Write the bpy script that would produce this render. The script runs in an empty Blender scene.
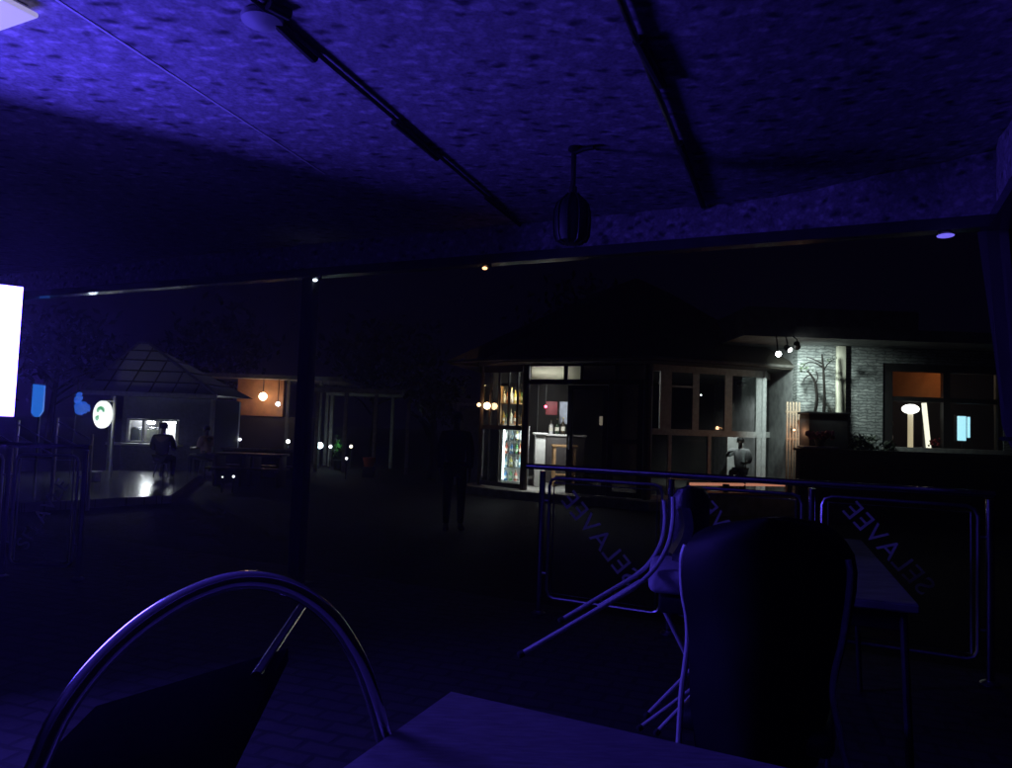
import bpy, bmesh, math, random
from mathutils import Vector, Matrix, Euler
random.seed(7)
scn = bpy.context.scene
COL = scn.collection
PI = math.pi
# ------------------------------------------------------------------ camera
FPX = 731.0; CAMZ = 1.28
PITCH = math.atan(41/731); ROLL = math.radians(2.0)
MC = Matrix.Rotation(PI/2+PITCH, 3, 'X') @ Matrix.Rotation(ROLL, 3, 'Z')
CAM = Vector((0, 0, CAMZ))
cd = bpy.data.cameras.new('camera'); cam = bpy.data.objects.new('camera', cd); COL.objects.link(cam)
cam.matrix_world = Matrix.Translation(CAM) @ MC.to_4x4()
cd.sensor_width = 36; cd.lens = 36*FPX/1012; cd.clip_start = .03; cd.clip_end = 500
scn.camera = cam

# places are measured on the ground plan: a bearing and a distance, a height, or a wall plane
def ray(px, py): return MC @ Vector(((px-506)/FPX, -(py-384)/FPX, -1))
def P(px, py, D):
    d = ray(px, py); return CAM + d*(D/d.y)
def PZ(px, py, z):
    d = ray(px, py); return CAM + d*((z-CAMZ)/d.z)
def PT(px, py, n, t):
    d = ray(px, py); return CAM + d*(t/(d.x*n[0]+d.y*n[1]))
YAW = math.radians(26)
U = Vector((math.cos(YAW), -math.sin(YAW), 0)); N = Vector((math.sin(YAW), math.cos(YAW), 0)); Z = Vector((0, 0, 1))
def L(s, t, z): return U*s + N*t + Z*z                # the terrace's own axes
def SZ(px, py, t):
    q = PT(px, py, (N.x, N.y), t); return q.dot(U), q.z
GZ = -.35                                             # courtyard level, below the raised deck

# ------------------------------------------------------------------ materials
MATS = {}
def mat(name, col, rough=.6, metal=0, var=.25, scale=12, bump=0, spec=.5, coat=0, stretch=(1, 1, 1)):
    if name in MATS: return MATS[name]
    m = bpy.data.materials.new(name); m.use_nodes = True; nt = m.node_tree; b = nt.nodes['Principled BSDF']
    tc = nt.nodes.new('ShaderNodeTexCoord'); mp = nt.nodes.new('ShaderNodeMapping'); mp.inputs['Scale'].default_value = stretch
    nz = nt.nodes.new('ShaderNodeTexNoise'); nz.inputs['Scale'].default_value = scale; nz.inputs['Detail'].default_value = 6
    nt.links.new(tc.outputs['Object'], mp.inputs[0]); nt.links.new(mp.outputs[0], nz.inputs['Vector'])
    cr = nt.nodes.new('ShaderNodeValToRGB')
    cr.color_ramp.elements[0].position = .3; cr.color_ramp.elements[1].position = .7
    cr.color_ramp.elements[0].color = (*[c*(1-var) for c in col], 1); cr.color_ramp.elements[1].color = (*[min(1, c*(1+var*.6)) for c in col], 1)
    nt.links.new(nz.outputs['Fac'], cr.inputs[0]); nt.links.new(cr.outputs[0], b.inputs['Base Color'])
    mr = nt.nodes.new('ShaderNodeMapRange'); mr.inputs[3].default_value = max(0.02, rough*.8); mr.inputs[4].default_value = min(1, rough*1.25)
    nt.links.new(nz.outputs['Fac'], mr.inputs[0]); nt.links.new(mr.outputs[0], b.inputs['Roughness'])
    b.inputs['Metallic'].default_value = metal; b.inputs['Specular IOR Level'].default_value = spec; b.inputs['Coat Weight'].default_value = coat
    if bump:
        bp = nt.nodes.new('ShaderNodeBump'); bp.inputs['Strength'].default_value = bump; bp.inputs['Distance'].default_value = .01
        nt.links.new(nz.outputs['Fac'], bp.inputs['Height']); nt.links.new(bp.outputs[0], b.inputs['Normal'])
    MATS[name] = m; return m
def emit(name, col, strength):
    if name in MATS: return MATS[name]
    m = bpy.data.materials.new(name); m.use_nodes = True; nt = m.node_tree; b = nt.nodes['Principled BSDF']
    b.inputs['Base Color'].default_value = (.5, .5, .5, 1); b.inputs['Emission Color'].default_value = (*col, 1); b.inputs['Emission Strength'].default_value = strength
    MATS[name] = m; return m
def glass(name, tint=(.9, .93, .93), gloss=.5):
    if name in MATS: return MATS[name]
    m = bpy.data.materials.new(name); m.use_nodes = True; nt = m.node_tree; nt.nodes.clear()
    out = nt.nodes.new('ShaderNodeOutputMaterial'); mx = nt.nodes.new('ShaderNodeMixShader')
    tr = nt.nodes.new('ShaderNodeBsdfTransparent'); tr.inputs[0].default_value = (*tint, 1)
    gl = nt.nodes.new('ShaderNodeBsdfGlossy'); gl.inputs['Roughness'].default_value = .03
    fr = nt.nodes.new('ShaderNodeFresnel'); fr.inputs[0].default_value = 1.45
    mu = nt.nodes.new('ShaderNodeMath'); mu.operation = 'MULTIPLY'; mu.inputs[1].default_value = gloss
    nt.links.new(fr.outputs[0], mu.inputs[0]); nt.links.new(mu.outputs[0], mx.inputs[0])
    nt.links.new(tr.outputs[0], mx.inputs[1]); nt.links.new(gl.outputs[0], mx.inputs[2]); nt.links.new(mx.outputs[0], out.inputs[0])
    MATS[name] = m; return m
def brick_mat(name, c1, c2, mortar, scale, w, h, rough=.55, bump=.35, rot=0, vert=False, msize=.012, var=.5, wob=.03):
    if name in MATS: return MATS[name]
    m = bpy.data.materials.new(name); m.use_nodes = True; nt = m.node_tree; b = nt.nodes['Principled BSDF']
    tc = nt.nodes.new('ShaderNodeTexCoord'); mp = nt.nodes.new('ShaderNodeMapping'); mp.inputs['Rotation'].default_value = (PI/2 if vert else 0, 0, rot)
    br = nt.nodes.new('ShaderNodeTexBrick'); br.inputs['Scale'].default_value = scale
    br.inputs['Color1'].default_value = (*c1, 1); br.inputs['Color2'].default_value = (*c2, 1); br.inputs['Mortar'].default_value = (*mortar, 1)
    br.inputs['Brick Width'].default_value = w; br.inputs['Row Height'].default_value = h; br.inputs['Mortar Size'].default_value = msize
    nz = nt.nodes.new('ShaderNodeTexNoise'); nz.inputs['Scale'].default_value = 9; nz.inputs['Detail'].default_value = 8
    ds = nt.nodes.new('ShaderNodeVectorMath'); ds.operation = 'MULTIPLY_ADD'; ds.inputs[1].default_value = (wob, wob, wob)
    nt.links.new(tc.outputs['Object'], nz.inputs['Vector'])
    nt.links.new(nz.outputs['Color'], ds.inputs[0]); nt.links.new(tc.outputs['Object'], ds.inputs[2])
    nt.links.new(ds.outputs[0], mp.inputs[0]); nt.links.new(mp.outputs[0], br.inputs['Vector'])
    mx = nt.nodes.new('ShaderNodeMix'); mx.data_type = 'RGBA'; mx.blend_type = 'MULTIPLY'; mx.inputs['Factor'].default_value = var
    nt.links.new(br.outputs['Color'], mx.inputs['A']); nt.links.new(nz.outputs['Fac'], mx.inputs['B']); nt.links.new(mx.outputs['Result'], b.inputs['Base Color'])
    b.inputs['Roughness'].default_value = rough
    ad = nt.nodes.new('ShaderNodeMath'); ad.operation = 'MULTIPLY_ADD'; ad.inputs[1].default_value = -1.0
    nt.links.new(br.outputs['Fac'], ad.inputs[0]); nt.links.new(nz.outputs['Fac'], ad.inputs[2])
    bp = nt.nodes.new('ShaderNodeBump'); bp.inputs['Strength'].default_value = bump; bp.inputs['Distance'].default_value = .02
    nt.links.new(ad.outputs[0], bp.inputs['Height']); nt.links.new(bp.outputs[0], b.inputs['Normal'])
    MATS[name] = m; return m
def fabric_lining(name, dark, light, scale):
    """printed cloth: overlapping leaf blotches in three tones over a woven ground"""
    m = bpy.data.materials.new(name); m.use_nodes = True; nt = m.node_tree; b = nt.nodes['Principled BSDF']
    N_ = nt.nodes.new; Lk = nt.links.new
    tc = N_('ShaderNodeTexCoord')
    def blotch(sc, off, stretch, rot, p0, p1):
        mp = N_('ShaderNodeMapping'); mp.inputs['Location'].default_value = (off, off*.7, 0); mp.inputs['Rotation'].default_value = (0, 0, rot); mp.inputs['Scale'].default_value = stretch
        n1 = N_('ShaderNodeTexNoise'); n1.inputs['Scale'].default_value = sc*.9; n1.inputs['Detail'].default_value = 4
        ds = N_('ShaderNodeVectorMath'); ds.operation = 'MULTIPLY_ADD'; ds.inputs[1].default_value = (.07, .07, .07)
        Lk(tc.outputs['Object'], n1.inputs['Vector']); Lk(n1.outputs['Color'], ds.inputs[0]); Lk(tc.outputs['Object'], ds.inputs[2]); Lk(ds.outputs[0], mp.inputs[0])
        v = N_('ShaderNodeTexVoronoi'); v.inputs['Scale'].default_value = sc; Lk(mp.outputs[0], v.inputs['Vector'])
        r = N_('ShaderNodeMapRange'); r.interpolation_type = 'SMOOTHSTEP'; r.inputs[1].default_value = p0; r.inputs[2].default_value = p1; r.inputs[3].default_value = 1; r.inputs[4].default_value = 0
        Lk(v.outputs['Distance'], r.inputs[0]); return v, r
    def mix(a, c, f):
        mx = N_('ShaderNodeMix'); mx.data_type = 'RGBA'; Lk(f.outputs[0], mx.inputs['Factor'])
        if isinstance(a, tuple): mx.inputs['A'].default_value = (*a, 1)
        else: Lk(a.outputs['Result'], mx.inputs['A'])
        mx.inputs['B'].default_value = (*c, 1); return mx
    _, r1 = blotch(scale, 0, (1.1, .6, 1), .5, .2, .55)
    _, r2 = blotch(scale*.8, 3.1, (.6, 1.2, 1), -.4, .12, .45)
    _, r3 = blotch(scale*.7, 7.7, (.6, 1.15, 1), 1.1, .06, .42)
    base = tuple(l*.5+d*.35 for l, d in zip(light, dark))
    c1 = mix(base, tuple(c*.75 for c in light), r1); c2 = mix(c1, light, r2); c3 = mix(c2, dark, r3)
    nb = N_('ShaderNodeTexNoise'); nb.inputs['Scale'].default_value = scale*3; nb.inputs['Detail'].default_value = 8; nb.inputs['Roughness'].default_value = .7
    Lk(tc.outputs['Object'], nb.inputs['Vector'])
    rr = N_('ShaderNodeMapRange'); rr.inputs[1].default_value = .3; rr.inputs[2].default_value = .7; rr.inputs[3].default_value = .45; rr.inputs[4].default_value = 1.3
    Lk(nb.outputs['Fac'], rr.inputs[0])
    m2 = N_('ShaderNodeMix'); m2.data_type = 'RGBA'; m2.blend_type = 'MULTIPLY'; m2.inputs['Factor'].default_value = .8
    Lk(c3.outputs['Result'], m2.inputs['A']); Lk(rr.outputs[0], m2.inputs['B']); Lk(m2.outputs['Result'], b.inputs['Base Color'])
    b.inputs['Roughness'].default_value = .8; b.inputs['Specular IOR Level'].default_value = .15
    n4 = N_('ShaderNodeTexNoise'); n4.inputs['Scale'].default_value = scale*.5; n4.inputs['Detail'].default_value = 3; Lk(tc.outputs['Object'], n4.inputs['Vector'])
    bp = N_('ShaderNodeBump'); bp.inputs['Strength'].default_value = .35; bp.inputs['Distance'].default_value = .02
    Lk(n4.outputs['Fac'], bp.inputs['Height']); Lk(bp.outputs[0], b.inputs['Normal'])
    MATS[name] = m; return m

chrome = mat('chrome tube', (.75, .75, .77), .16, 1, .1, 30)
steel = mat('brushed steel', (.5, .5, .53), .3, 1, .2, 25, stretch=(1, 1, .1))
black_leather = mat('black leatherette', (.026, .028, .032), .36, 0, .35, 60, .25, spec=.6)
black_plastic = mat('black plastic', (.02, .02, .022), .4, 0, .2, 30)
rubber = mat('rubber', (.03, .03, .03), .8, 0, .2, 30)
white_plastic = mat('white plastic', (.8, .8, .8), .4, 0, .06, 10)
cushion_cloth = mat('pale cushion cloth', (.62, .6, .66), .8, 0, .15, 60, .2)
dark_metal = mat('dark painted metal', (.022, .022, .025), .45, .0, .3, 20)
table_laminate = mat('table laminate', (.27, .25, .28), .42, 0, .3, 26, .06, stretch=(1, 5, 1))
grey_laminate = mat('grey tabletop laminate', (.2, .2, .2), .5, 0, .45, 7, .05, stretch=(1, 3, 1))
dark_wood = mat('dark stained wood', (.05, .032, .022), .5, 0, .45, 9, .2, stretch=(3, 3, .5))
light_wood = mat('light wood', (.42, .25, .12), .5, 0, .35, 9, .2, stretch=(4, 4, .6))
thatch = mat('thatch', (.05, .042, .03), .95, 0, .6, 24, .8, stretch=(1, 1, .25))
grey_frame = mat('grey window paint', (.62, .62, .62), .5, 0, .2, 14)
cream_paint = mat('cream wall paint', (.62, .58, .47), .7, 0, .15, 5, .05)
white_paint = mat('white paint', (.78, .78, .76), .6, 0, .15, 6, .05)
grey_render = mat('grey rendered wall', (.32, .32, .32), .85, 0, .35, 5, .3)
concrete = mat('concrete', (.3, .29, .28), .85, 0, .4, 6, .3)
dark_wall = mat('dark wall paint', (.03, .028, .03), .8, 0, .4, 5, .2)
orange_paint = mat('orange wall paint', (.42, .2, .1), .75, 0, .3, 4, .15)
soil = mat('dark planter', (.014, .012, .014), .7, 0, .4, 10, .2)
bark = mat('bark', (.012, .01, .009), .95, 0, .5, 30, .5, spec=.08)
leaf_dark = mat('dark leaves', (.03, .042, .022), .6, 0, .5, 3)
leaf_green = mat('green leaves', (.08, .2, .05), .6, 0, .5, 3)
skin_tone = mat('skin', (.1, .055, .035), .5, 0, .2, 20)
hair_black = mat('black hair', (.012, .01, .01), .6, 0, .3, 60, .4)
cloth_dark = mat('dark cloth', (.02, .02, .026), .9, 0, .4, 20, .3)
cloth_white = mat('white cloth', (.7, .7, .72), .9, 0, .2, 14, .3)
cloth_pink = mat('faded pink cloth', (.55, .36, .36), .9, 0, .2, 14, .3)
cloth_jeans = mat('blue jeans', (.03, .04, .08), .9, 0, .4, 30, .3)
clear_glass = glass('clear glass', (.93, .95, .95), .45)
window_glass = glass('window glass', (.82, .85, .84), .9)
dark_glass = glass('tinted glass', (.3, .29, .29), .9)
def translucent(name, col, f=.5):
    m = bpy.data.materials.new(name); m.use_nodes = True; nt = m.node_tree; nt.nodes.remove(nt.nodes['Principled BSDF'])
    nz = nt.nodes.new('ShaderNodeTexNoise'); nz.inputs['Scale'].default_value = 14; tc = nt.nodes.new('ShaderNodeTexCoord'); nt.links.new(tc.outputs['Object'], nz.inputs['Vector'])
    cr = nt.nodes.new('ShaderNodeValToRGB'); cr.color_ramp.elements[0].color = (*[c*.75 for c in col], 1); cr.color_ramp.elements[1].color = (*col, 1); nt.links.new(nz.outputs['Fac'], cr.inputs[0])
    d = nt.nodes.new('ShaderNodeBsdfDiffuse'); t = nt.nodes.new('ShaderNodeBsdfTranslucent'); mx = nt.nodes.new('ShaderNodeMixShader'); mx.inputs[0].default_value = f
    nt.links.new(cr.outputs[0], d.inputs[0]); nt.links.new(cr.outputs[0], t.inputs[0]); nt.links.new(d.outputs[0], mx.inputs[1]); nt.links.new(t.outputs[0], mx.inputs[2]); nt.links.new(mx.outputs[0], nt.nodes['Material Output'].inputs[0])
    MATS[name] = m; return m
etched = translucent('etched lettering', (.85, .85, .87), .45)
satin = mat('pale coated tube', (.78, .78, .8), .3, 0, .08, 30)

# ------------------------------------------------------------------ mesh builder
class MB:
    def __init__(s): s.bm = bmesh.new()
    def hexa(s, p):      # p: 4 bottom, 4 top, same order
        v = [s.bm.verts.new(q) for q in p]
        for f in ((3, 2, 1, 0), (4, 5, 6, 7), (0, 1, 5, 4), (1, 2, 6, 5), (2, 3, 7, 6), (3, 0, 4, 7)): s.bm.faces.new([v[i] for i in f])
        return s
    def box(s, c, size, ax=(Vector((1, 0, 0)), Vector((0, 1, 0)), Z)):
        c = Vector(c); a, b, d = [ax[i]*(size[i]/2) for i in range(3)]
        return s.hexa([c-a-b-d, c+a-b-d, c+a+b-d, c-a+b-d, c-a-b+d, c+a-b+d, c+a+b+d, c-a+b+d])
    def lbox(s, s0, s1, t0, t1, z0, z1):
        return s.hexa([L(s0, t0, z0), L(s1, t0, z0), L(s1, t1, z0), L(s0, t1, z0), L(s0, t0, z1), L(s1, t0, z1), L(s1, t1, z1), L(s0, t1, z1)])
    def bbox(s, c, size, bev=.006, ax=(Vector((1, 0, 0)), Vector((0, 1, 0)), Z), seg=2):
        t = MB(); t.box(c, size, ax)
        bmesh.ops.bevel(t.bm, geom=t.bm.edges[:], offset=bev, segments=seg, affect='EDGES', profile=.5)
        return s.join(t)
    def join(s, t):
        me = bpy.data.meshes.new('tmp'); t.bm.to_mesh(me); s.bm.from_mesh(me); bpy.data.meshes.remove(me); t.bm.free(); return s
    def tube(s, pts, r, seg=10, cap=True, closed=False):
        pts = [Vector(p) for p in pts]; n = len(pts); rings = []; up = None
        for i, p in enumerate(pts):
            if closed: d = pts[(i+1) % n]-pts[i-1]
            else: d = pts[min(i+1, n-1)]-pts[max(i-1, 0)]
            d.normalize()
            if up is None:
                up = Vector((0, 0, 1)) if abs(d.z) < .9 else Vector((1, 0, 0))
            a = d.cross(up).normalized(); b = a.cross(d).normalized(); up = b
            rr = r[i] if isinstance(r, (list, tuple)) else r
            rings.append([s.bm.verts.new(p + (a*math.cos(2*PI*k/seg)+b*math.sin(2*PI*k/seg))*rr) for k in range(seg)])
        for i in range(n if closed else n-1):
            A, B = rings[i], rings[(i+1) % n]
            for k in range(seg): s.bm.faces.new((A[k], A[(k+1) % seg], B[(k+1) % seg], B[k]))
        if cap and not closed: s.bm.faces.new(rings[0][::-1]); s.bm.faces.new(rings[-1])
        return s
    def lathe(s, prof, c=(0, 0, 0), seg=20, axis=None, sx=1, sy=1):
        c = Vector(c); rings = []
        q = axis.to_track_quat('Z', 'Y').to_matrix() if axis is not None else Matrix.Identity(3)
        for r, z in prof:
            rings.append([s.bm.verts.new(c + q @ Vector((r*sx*math.cos(2*PI*k/seg), r*sy*math.sin(2*PI*k/seg), z))) for k in range(seg)])
        for A, B in zip(rings, rings[1:]):
            for k in range(seg): s.bm.faces.new((A[k], A[(k+1) % seg], B[(k+1) % seg], B[k]))
        s.bm.faces.new(rings[0][::-1]); s.bm.faces.new(rings[-1]); return s
    def ball(s, c, r, seg=14, rings=9, sc=(1, 1, 1)):
        prof = [(max(1e-4, r*math.sin(PI*i/rings)), -r*math.cos(PI*i/rings)) for i in range(rings+1)]
        return s.lathe([(a, z*sc[2]) for a, z in prof], c, seg, None, sc[0], sc[1])
    def grid(s, rows, thick=None):
        """rows of points -> a sheet; thick = vector or callable giving the offset of the back side"""
        R = [[s.bm.verts.new(p) for p in r] for r in rows]
        if thick is None:
            for a, b in zip(R, R[1:]):
                for i in range(len(a)-1): s.bm.faces.new((a[i], a[i+1], b[i+1], b[i]))
            return s
        B = [[s.bm.verts.new(Vector(p)+thick) for p in r] for r in rows]
        nr, nc = len(R), len(R[0])
        for i in range(nr-1):
            for j in range(nc-1):
                s.bm.faces.new((R[i][j], R[i][j+1], R[i+1][j+1], R[i+1][j])); s.bm.faces.new((B[i][j], B[i+1][j], B[i+1][j+1], B[i][j+1]))
        for j in range(nc-1):
            s.bm.faces.new((R[0][j+1], R[0][j], B[0][j], B[0][j+1])); s.bm.faces.new((R[-1][j], R[-1][j+1], B[-1][j+1], B[-1][j]))
        for i in range(nr-1):
            s.bm.faces.new((R[i][0], R[i+1][0], B[i+1][0], B[i][0])); s.bm.faces.new((R[i+1][-1], R[i][-1], B[i][-1], B[i+1][-1]))
        return s
ORG = {}
def obj(name, mb, m, parent=None, label=None, cat=None, group=None, kind=None, smooth=35):
    bm = mb.bm; bmesh.ops.recalc_face_normals(bm, faces=bm.faces[:])
    lo = [min(v.co[i] for v in bm.verts) for i in range(3)]; hi = [max(v.co[i] for v in bm.verts) for i in range(3)]
    o0 = Vector(((lo[0]+hi[0])/2, (lo[1]+hi[1])/2, lo[2] if parent is None else (lo[2]+hi[2])/2))
    bmesh.ops.translate(bm, verts=bm.verts[:], vec=-o0)
    me = bpy.data.meshes.new(name); bm.to_mesh(me); bm.free()
    if smooth:
        me.polygons.foreach_set('use_smooth', [True]*len(me.polygons)); me.set_sharp_from_angle(angle=math.radians(smooth))
    me.materials.append(m)
    o = bpy.data.objects.new(name, me); COL.objects.link(o)
    if parent: o.parent = parent; o.location = o0-ORG[parent]
    else: o.location = o0
    ORG[o] = o0; tag(o, label, cat, group, kind); return o
def tag(o, label=None, cat=None, group=None, kind=None):
    for k, v in (('label', label), ('category', cat), ('group', group), ('kind', kind)):
        if v: o[k] = v
    return o
def thing(name, label, cat, loc, group=None):
    o = bpy.data.objects.new(name, None); o.empty_display_size = .1; COL.objects.link(o); o.location = loc; ORG[o] = Vector(loc); return tag(o, label, cat, group)
def copy_tree(o, delta, label=None):
    def rec(a, par):
        c = a.copy(); COL.objects.link(c)
        if par: c.parent = par
        for ch in [x for x in COL.objects if x.parent == a]: rec(ch, c)
        return c
    r = rec(o, None); r.location = o.location+Vector(delta); ORG[r] = r.location.copy()
    if label: r['label'] = label
    return r
def lamp(name, typ, loc, power, col, radius=.05, parent=None, aim=None, spot=None, blend=.6):
    l = bpy.data.lights.new(name, typ); l.energy = power; l.color = col; l.shadow_soft_size = radius
    o = bpy.data.objects.new(name, l); COL.objects.link(o)
    if parent: o.parent = parent; o.location = Vector(loc)-ORG[parent]
    else: o.location = loc
    if aim is not None: o.rotation_euler = (Vector(aim)-Vector(loc)).to_track_quat('-Z', 'Y').to_euler()
    if spot: l.spot_size = math.radians(spot); l.spot_blend = blend
    return o
def smoothpath(pts, n=6):
    pts = [Vector(p) for p in pts]; out = []
    for i in range(len(pts)-1):
        p0 = pts[max(i-1, 0)]; p1 = pts[i]; p2 = pts[i+1]; p3 = pts[min(i+2, len(pts)-1)]
        for k in range(n):
            t = k/n; out.append(.5*((2*p1)+(p2-p0)*t+(2*p0-5*p1+4*p2-p3)*t*t+(3*p1-p0-3*p2+p3)*t**3))
    out.append(pts[-1]); return out

# ------------------------------------------------------------------ world (night)
w = bpy.data.worlds.new('World'); scn.world = w; w.use_nodes = True
bg = w.node_tree.nodes['Background']; bg.inputs[0].default_value = (.22, .14, 1, 1); bg.inputs[1].default_value = .0024

# ------------------------------------------------------------------ ground, deck
cobble = brick_mat('courtyard paving', (.034, .034, .036), (.021, .021, .023), (.01, .01, .01), 1, .24, .12, .9, .5, rot=.3)
cobble.node_tree.nodes['Principled BSDF'].inputs['Specular IOR Level'].default_value = .15
MATS['courtyard paving'] = cobble
deckpav = brick_mat('deck pavers', (.055, .05, .054), (.036, .034, .037), (.018, .018, .019), 1, .2, .1, .8, .6, rot=-YAW+PI/4)
tiles = brick_mat('glossy terrace tiles', (.4, .4, .42), (.33, .33, .35), (.15, .15, .15), 1, .4, .4, .16, .12, msize=.006)
mb = MB(); mb.grid([[(-120, -30, GZ), (120, -30, GZ)], [(-120, 160, GZ), (120, 160, GZ)]]); obj('ground', mb, cobble, kind='structure')
mb = MB(); mb.lbox(-9, 6, -4.5, 4.95, GZ+.004, 0); obj('patio', mb, deckpav, kind='structure')
# low glossy terrace before the far pavilion
mb = MB(); a = PZ(20, 503, -.2); b = PZ(172, 495, -.2); c = PZ(205, 470, -.2); d = PZ(-40, 472, -.2)
mb.hexa([Vector((q.x, q.y, GZ+.004)) for q in (a, b, c, d)]+[Vector((q.x, q.y, -.2)) for q in (a, b, c, d)]); obj('terrace', mb, tiles, kind='structure')

# ------------------------------------------------------------------ canopy over the deck
lining = fabric_lining('patterned canopy lining', (.1, .09, .12), (.68, .63, .74), 19)
lining2 = fabric_lining('patterned valance cloth', (.12, .1, .13), (.75, .68, .8), 22)
CZ = 2.65
SR = SZ(997, 190, 4.45)[0]
canopy = thing('canopy', 'flat terrace canopy lined with blotchy patterned cloth, on a dark post', 'canopy', L(0, 1, 0))
def cz(s_):                                            # lining tilted up to the right, shaped to take less light there
    e_ = max(0, s_+.66); return CZ+.13*(math.sqrt(e_*e_+.04)-.2 if e_ > 0 else 0)
ss = [-9, -5, -3, -2]+[-1.06+.1*k for k in range(19)]; ss = [q for q in ss if q < SR+.05]+[SR+.06]
mb = MB(); mb.grid([[L(q, t_, cz(q)) for q in ss] for t_ in (-4, -2, 0, 2, 3, 4.45)], Z*.03); obj('ceiling', mb, lining, canopy, smooth=60)
rows = []
n = 150
for k in range(n+1):
    s_ = -9+(SR+9)*k/n; wv = .012*math.sin(k*1.9)+.008*math.sin(k*.7)
    rows.append([L(s_, 4.42+wv*(1-i/4.), cz(s_)-.004-(cz(s_)-.004-2.452)*i/4) for i in range(5)])
mb = MB(); mb.grid(rows, N*.012); obj('valance', mb, lining2, canopy)
rows = []
for k in range(60):
    t_ = -4+(4.38+4)*k/59; wv = .012*math.sin(k*1.7)
    rows.append([L(SR-.01+wv, t_, cz(SR)-.006-(cz(SR)-.006-2.452)*i/4) for i in range(5)])
mb = MB(); mb.grid(rows, U*.012); obj('valance', mb, lining2, canopy)
beam_paint = mat('glossy dark beam', (.06, .058, .065), .24, .0, .25, 9, .06, coat=.4)
mb = MB(); mb.lbox(-9, SR+.06, 4.40, 4.5, 2.385, 2.448); obj('front_beam', mb, beam_paint, canopy)
mb = MB(); mb.lbox(SR-.04, SR+.06, -4, 4.396, 2.385, 2.448); obj('side_beam', mb, beam_paint, canopy)
s0, z0 = SZ(305, 400, 4.45)
mb = MB(); mb.bbox(L(s0, 4.45, 1.19), (.11, .085, 2.38), .008, (U, N, Z)); mb.bbox(L(s0, 4.45, .008), (.2, .2, .012), .004, (U, N, Z)); obj('post', mb, dark_metal, canopy)
def onceil(px, py, dz): return PZ(px, py, CZ-dz)
A = onceil(268, 12, .014); B = onceil(523, 227, .014); d_ = (B-A)
mb = MB(); mb.tube([A-d_*.35, B], .009, 8); ra = obj('rafter', mb, dark_metal, canopy, label='thin black ceiling rod with thicker black joints')
for a_, b_, wd in (((274, 20), (314, 58), .02), ((268, 4), (289, 15), .02), ((394, 122), (437, 158), .017), ((486, 198), (521, 226), .012)):
    mb = MB(); mb.tube([onceil(*a_, .014), onceil(*b_, .014)], wd, 10); obj('sleeve', mb, rubber, ra)
A2 = onceil(622, 3, .02); B2 = onceil(704, 210, .02); d2 = B2-A2
mb = MB(); mb.tube([A2-d2*.35, B2], .013, 8); rb = obj('rafter', mb, steel, canopy, label='bare steel ceiling rod with black joints')
for a_, b_, wd in (((638, 40), (661, 84), .02), ((680, 143), (703, 206), .016)):
    mb = MB(); mb.tube([onceil(*a_, .02), onceil(*b_, .02)], wd, 10); obj('sleeve', mb, rubber, rb)
q = onceil(262, 21, .02)
mb = MB(); mb.lathe([(.02, .018), (.065, .018), (.07, .01), (.068, -.004), (.03, -.02), (.012, -.024)], q, 24); obj('round_plate', mb, mat('pale plate', (.5, .5, .52), .5, 0, .15), canopy)
A3 = onceil(60, 2, .001); B3 = onceil(325, 174, .001)
sd_ = (B3-A3).normalized(); sw = Vector((-sd_.y, sd_.x, 0))*.006; sa, sb_ = A3-(B3-A3)*.3, B3
mb = MB(); mb.hexa([sa-sw-Z*.002, sb_-sw-Z*.002, sb_+sw-Z*.002, sa+sw-Z*.002, sa-sw, sb_-sw, sb_+sw, sa+sw]); obj('seam', mb, mat('light piping', (.75, .73, .78), .6, 0, .1), canopy)
# glowing beads for glints in the beam; violet one is the television's reflection
for px, py, nm, col, st, rr in ((318, 274, 'small white bead glowing under the dark canopy beam near the post', (.75, .88, 1), 5, .012),
                               (487, 263, 'small amber bead glowing under the canopy beam left of the hanging lantern', (1, .5, .22), 3.0, .012),
                               (945, 229, 'violet blue glowing disc for the television reflection under the canopy beam beside the curtain', (.2, .16, 1), .9, .02)):
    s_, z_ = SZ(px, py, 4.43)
    t = thing('beam_glint', nm, 'lamp', L(s_, 4.43, 2.34), 'little glowing beads under the canopy beam')
    mb = MB(); mb.lathe([(.03, .0), (.032, -.01), (.022, -.022)], L(s_, 4.43, 2.384), 16); obj('glint_base', mb, black_plastic, t)
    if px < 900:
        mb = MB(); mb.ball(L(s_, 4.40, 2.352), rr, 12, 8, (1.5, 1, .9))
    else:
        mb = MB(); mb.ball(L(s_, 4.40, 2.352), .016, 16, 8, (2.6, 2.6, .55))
    obj('bulb', mb, emit('beam glint '+str(px), col, st), t)
# hanging bottle-shaped lantern
q = PZ(574, 153, CZ-.03)
t = thing('hanging_lantern', 'dark bottle shaped lantern hanging under the canopy ceiling', 'lantern', q-Z*.46)
mb = MB(); mb.lathe([(.028, .03), (.03, .012), (.012, 0)], q, 16); mb.tube([q+U*.0, q+U*.05+Z*.012, q+U*.1+Z*.014], .012, 8); obj('hook', mb, dark_metal, t)
mb = MB(); mb.tube([q, q-Z*.2], .013, 8); mb.lathe([(.02, .0), (.02, -.03), (.026, -.035)], q-Z*.17, 14); obj('stem', mb, mat('dull bronze', (.1, .08, .07), .4, .8, .3), t)
prof = [(.026, -.205), (.045, -.225), (.072, -.25), (.085, -.29), (.087, -.34), (.083, -.41), (.07, -.44), (.04, -.45)]
mb = MB(); mb.lathe(prof, q, 20); b_ = obj('lantern_body', mb, mat('dark lantern glass', (.02, .018, .022), .55, 0, .3), t)
for k in range(10):
    a = 2*PI*k/10; mb = MB(); mb.tube([q+Vector(((r+.003)*math.cos(a), (r+.003)*math.sin(a), z)) for r, z in prof], .004, 5); obj('rib', mb, dark_metal, b_)
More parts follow.
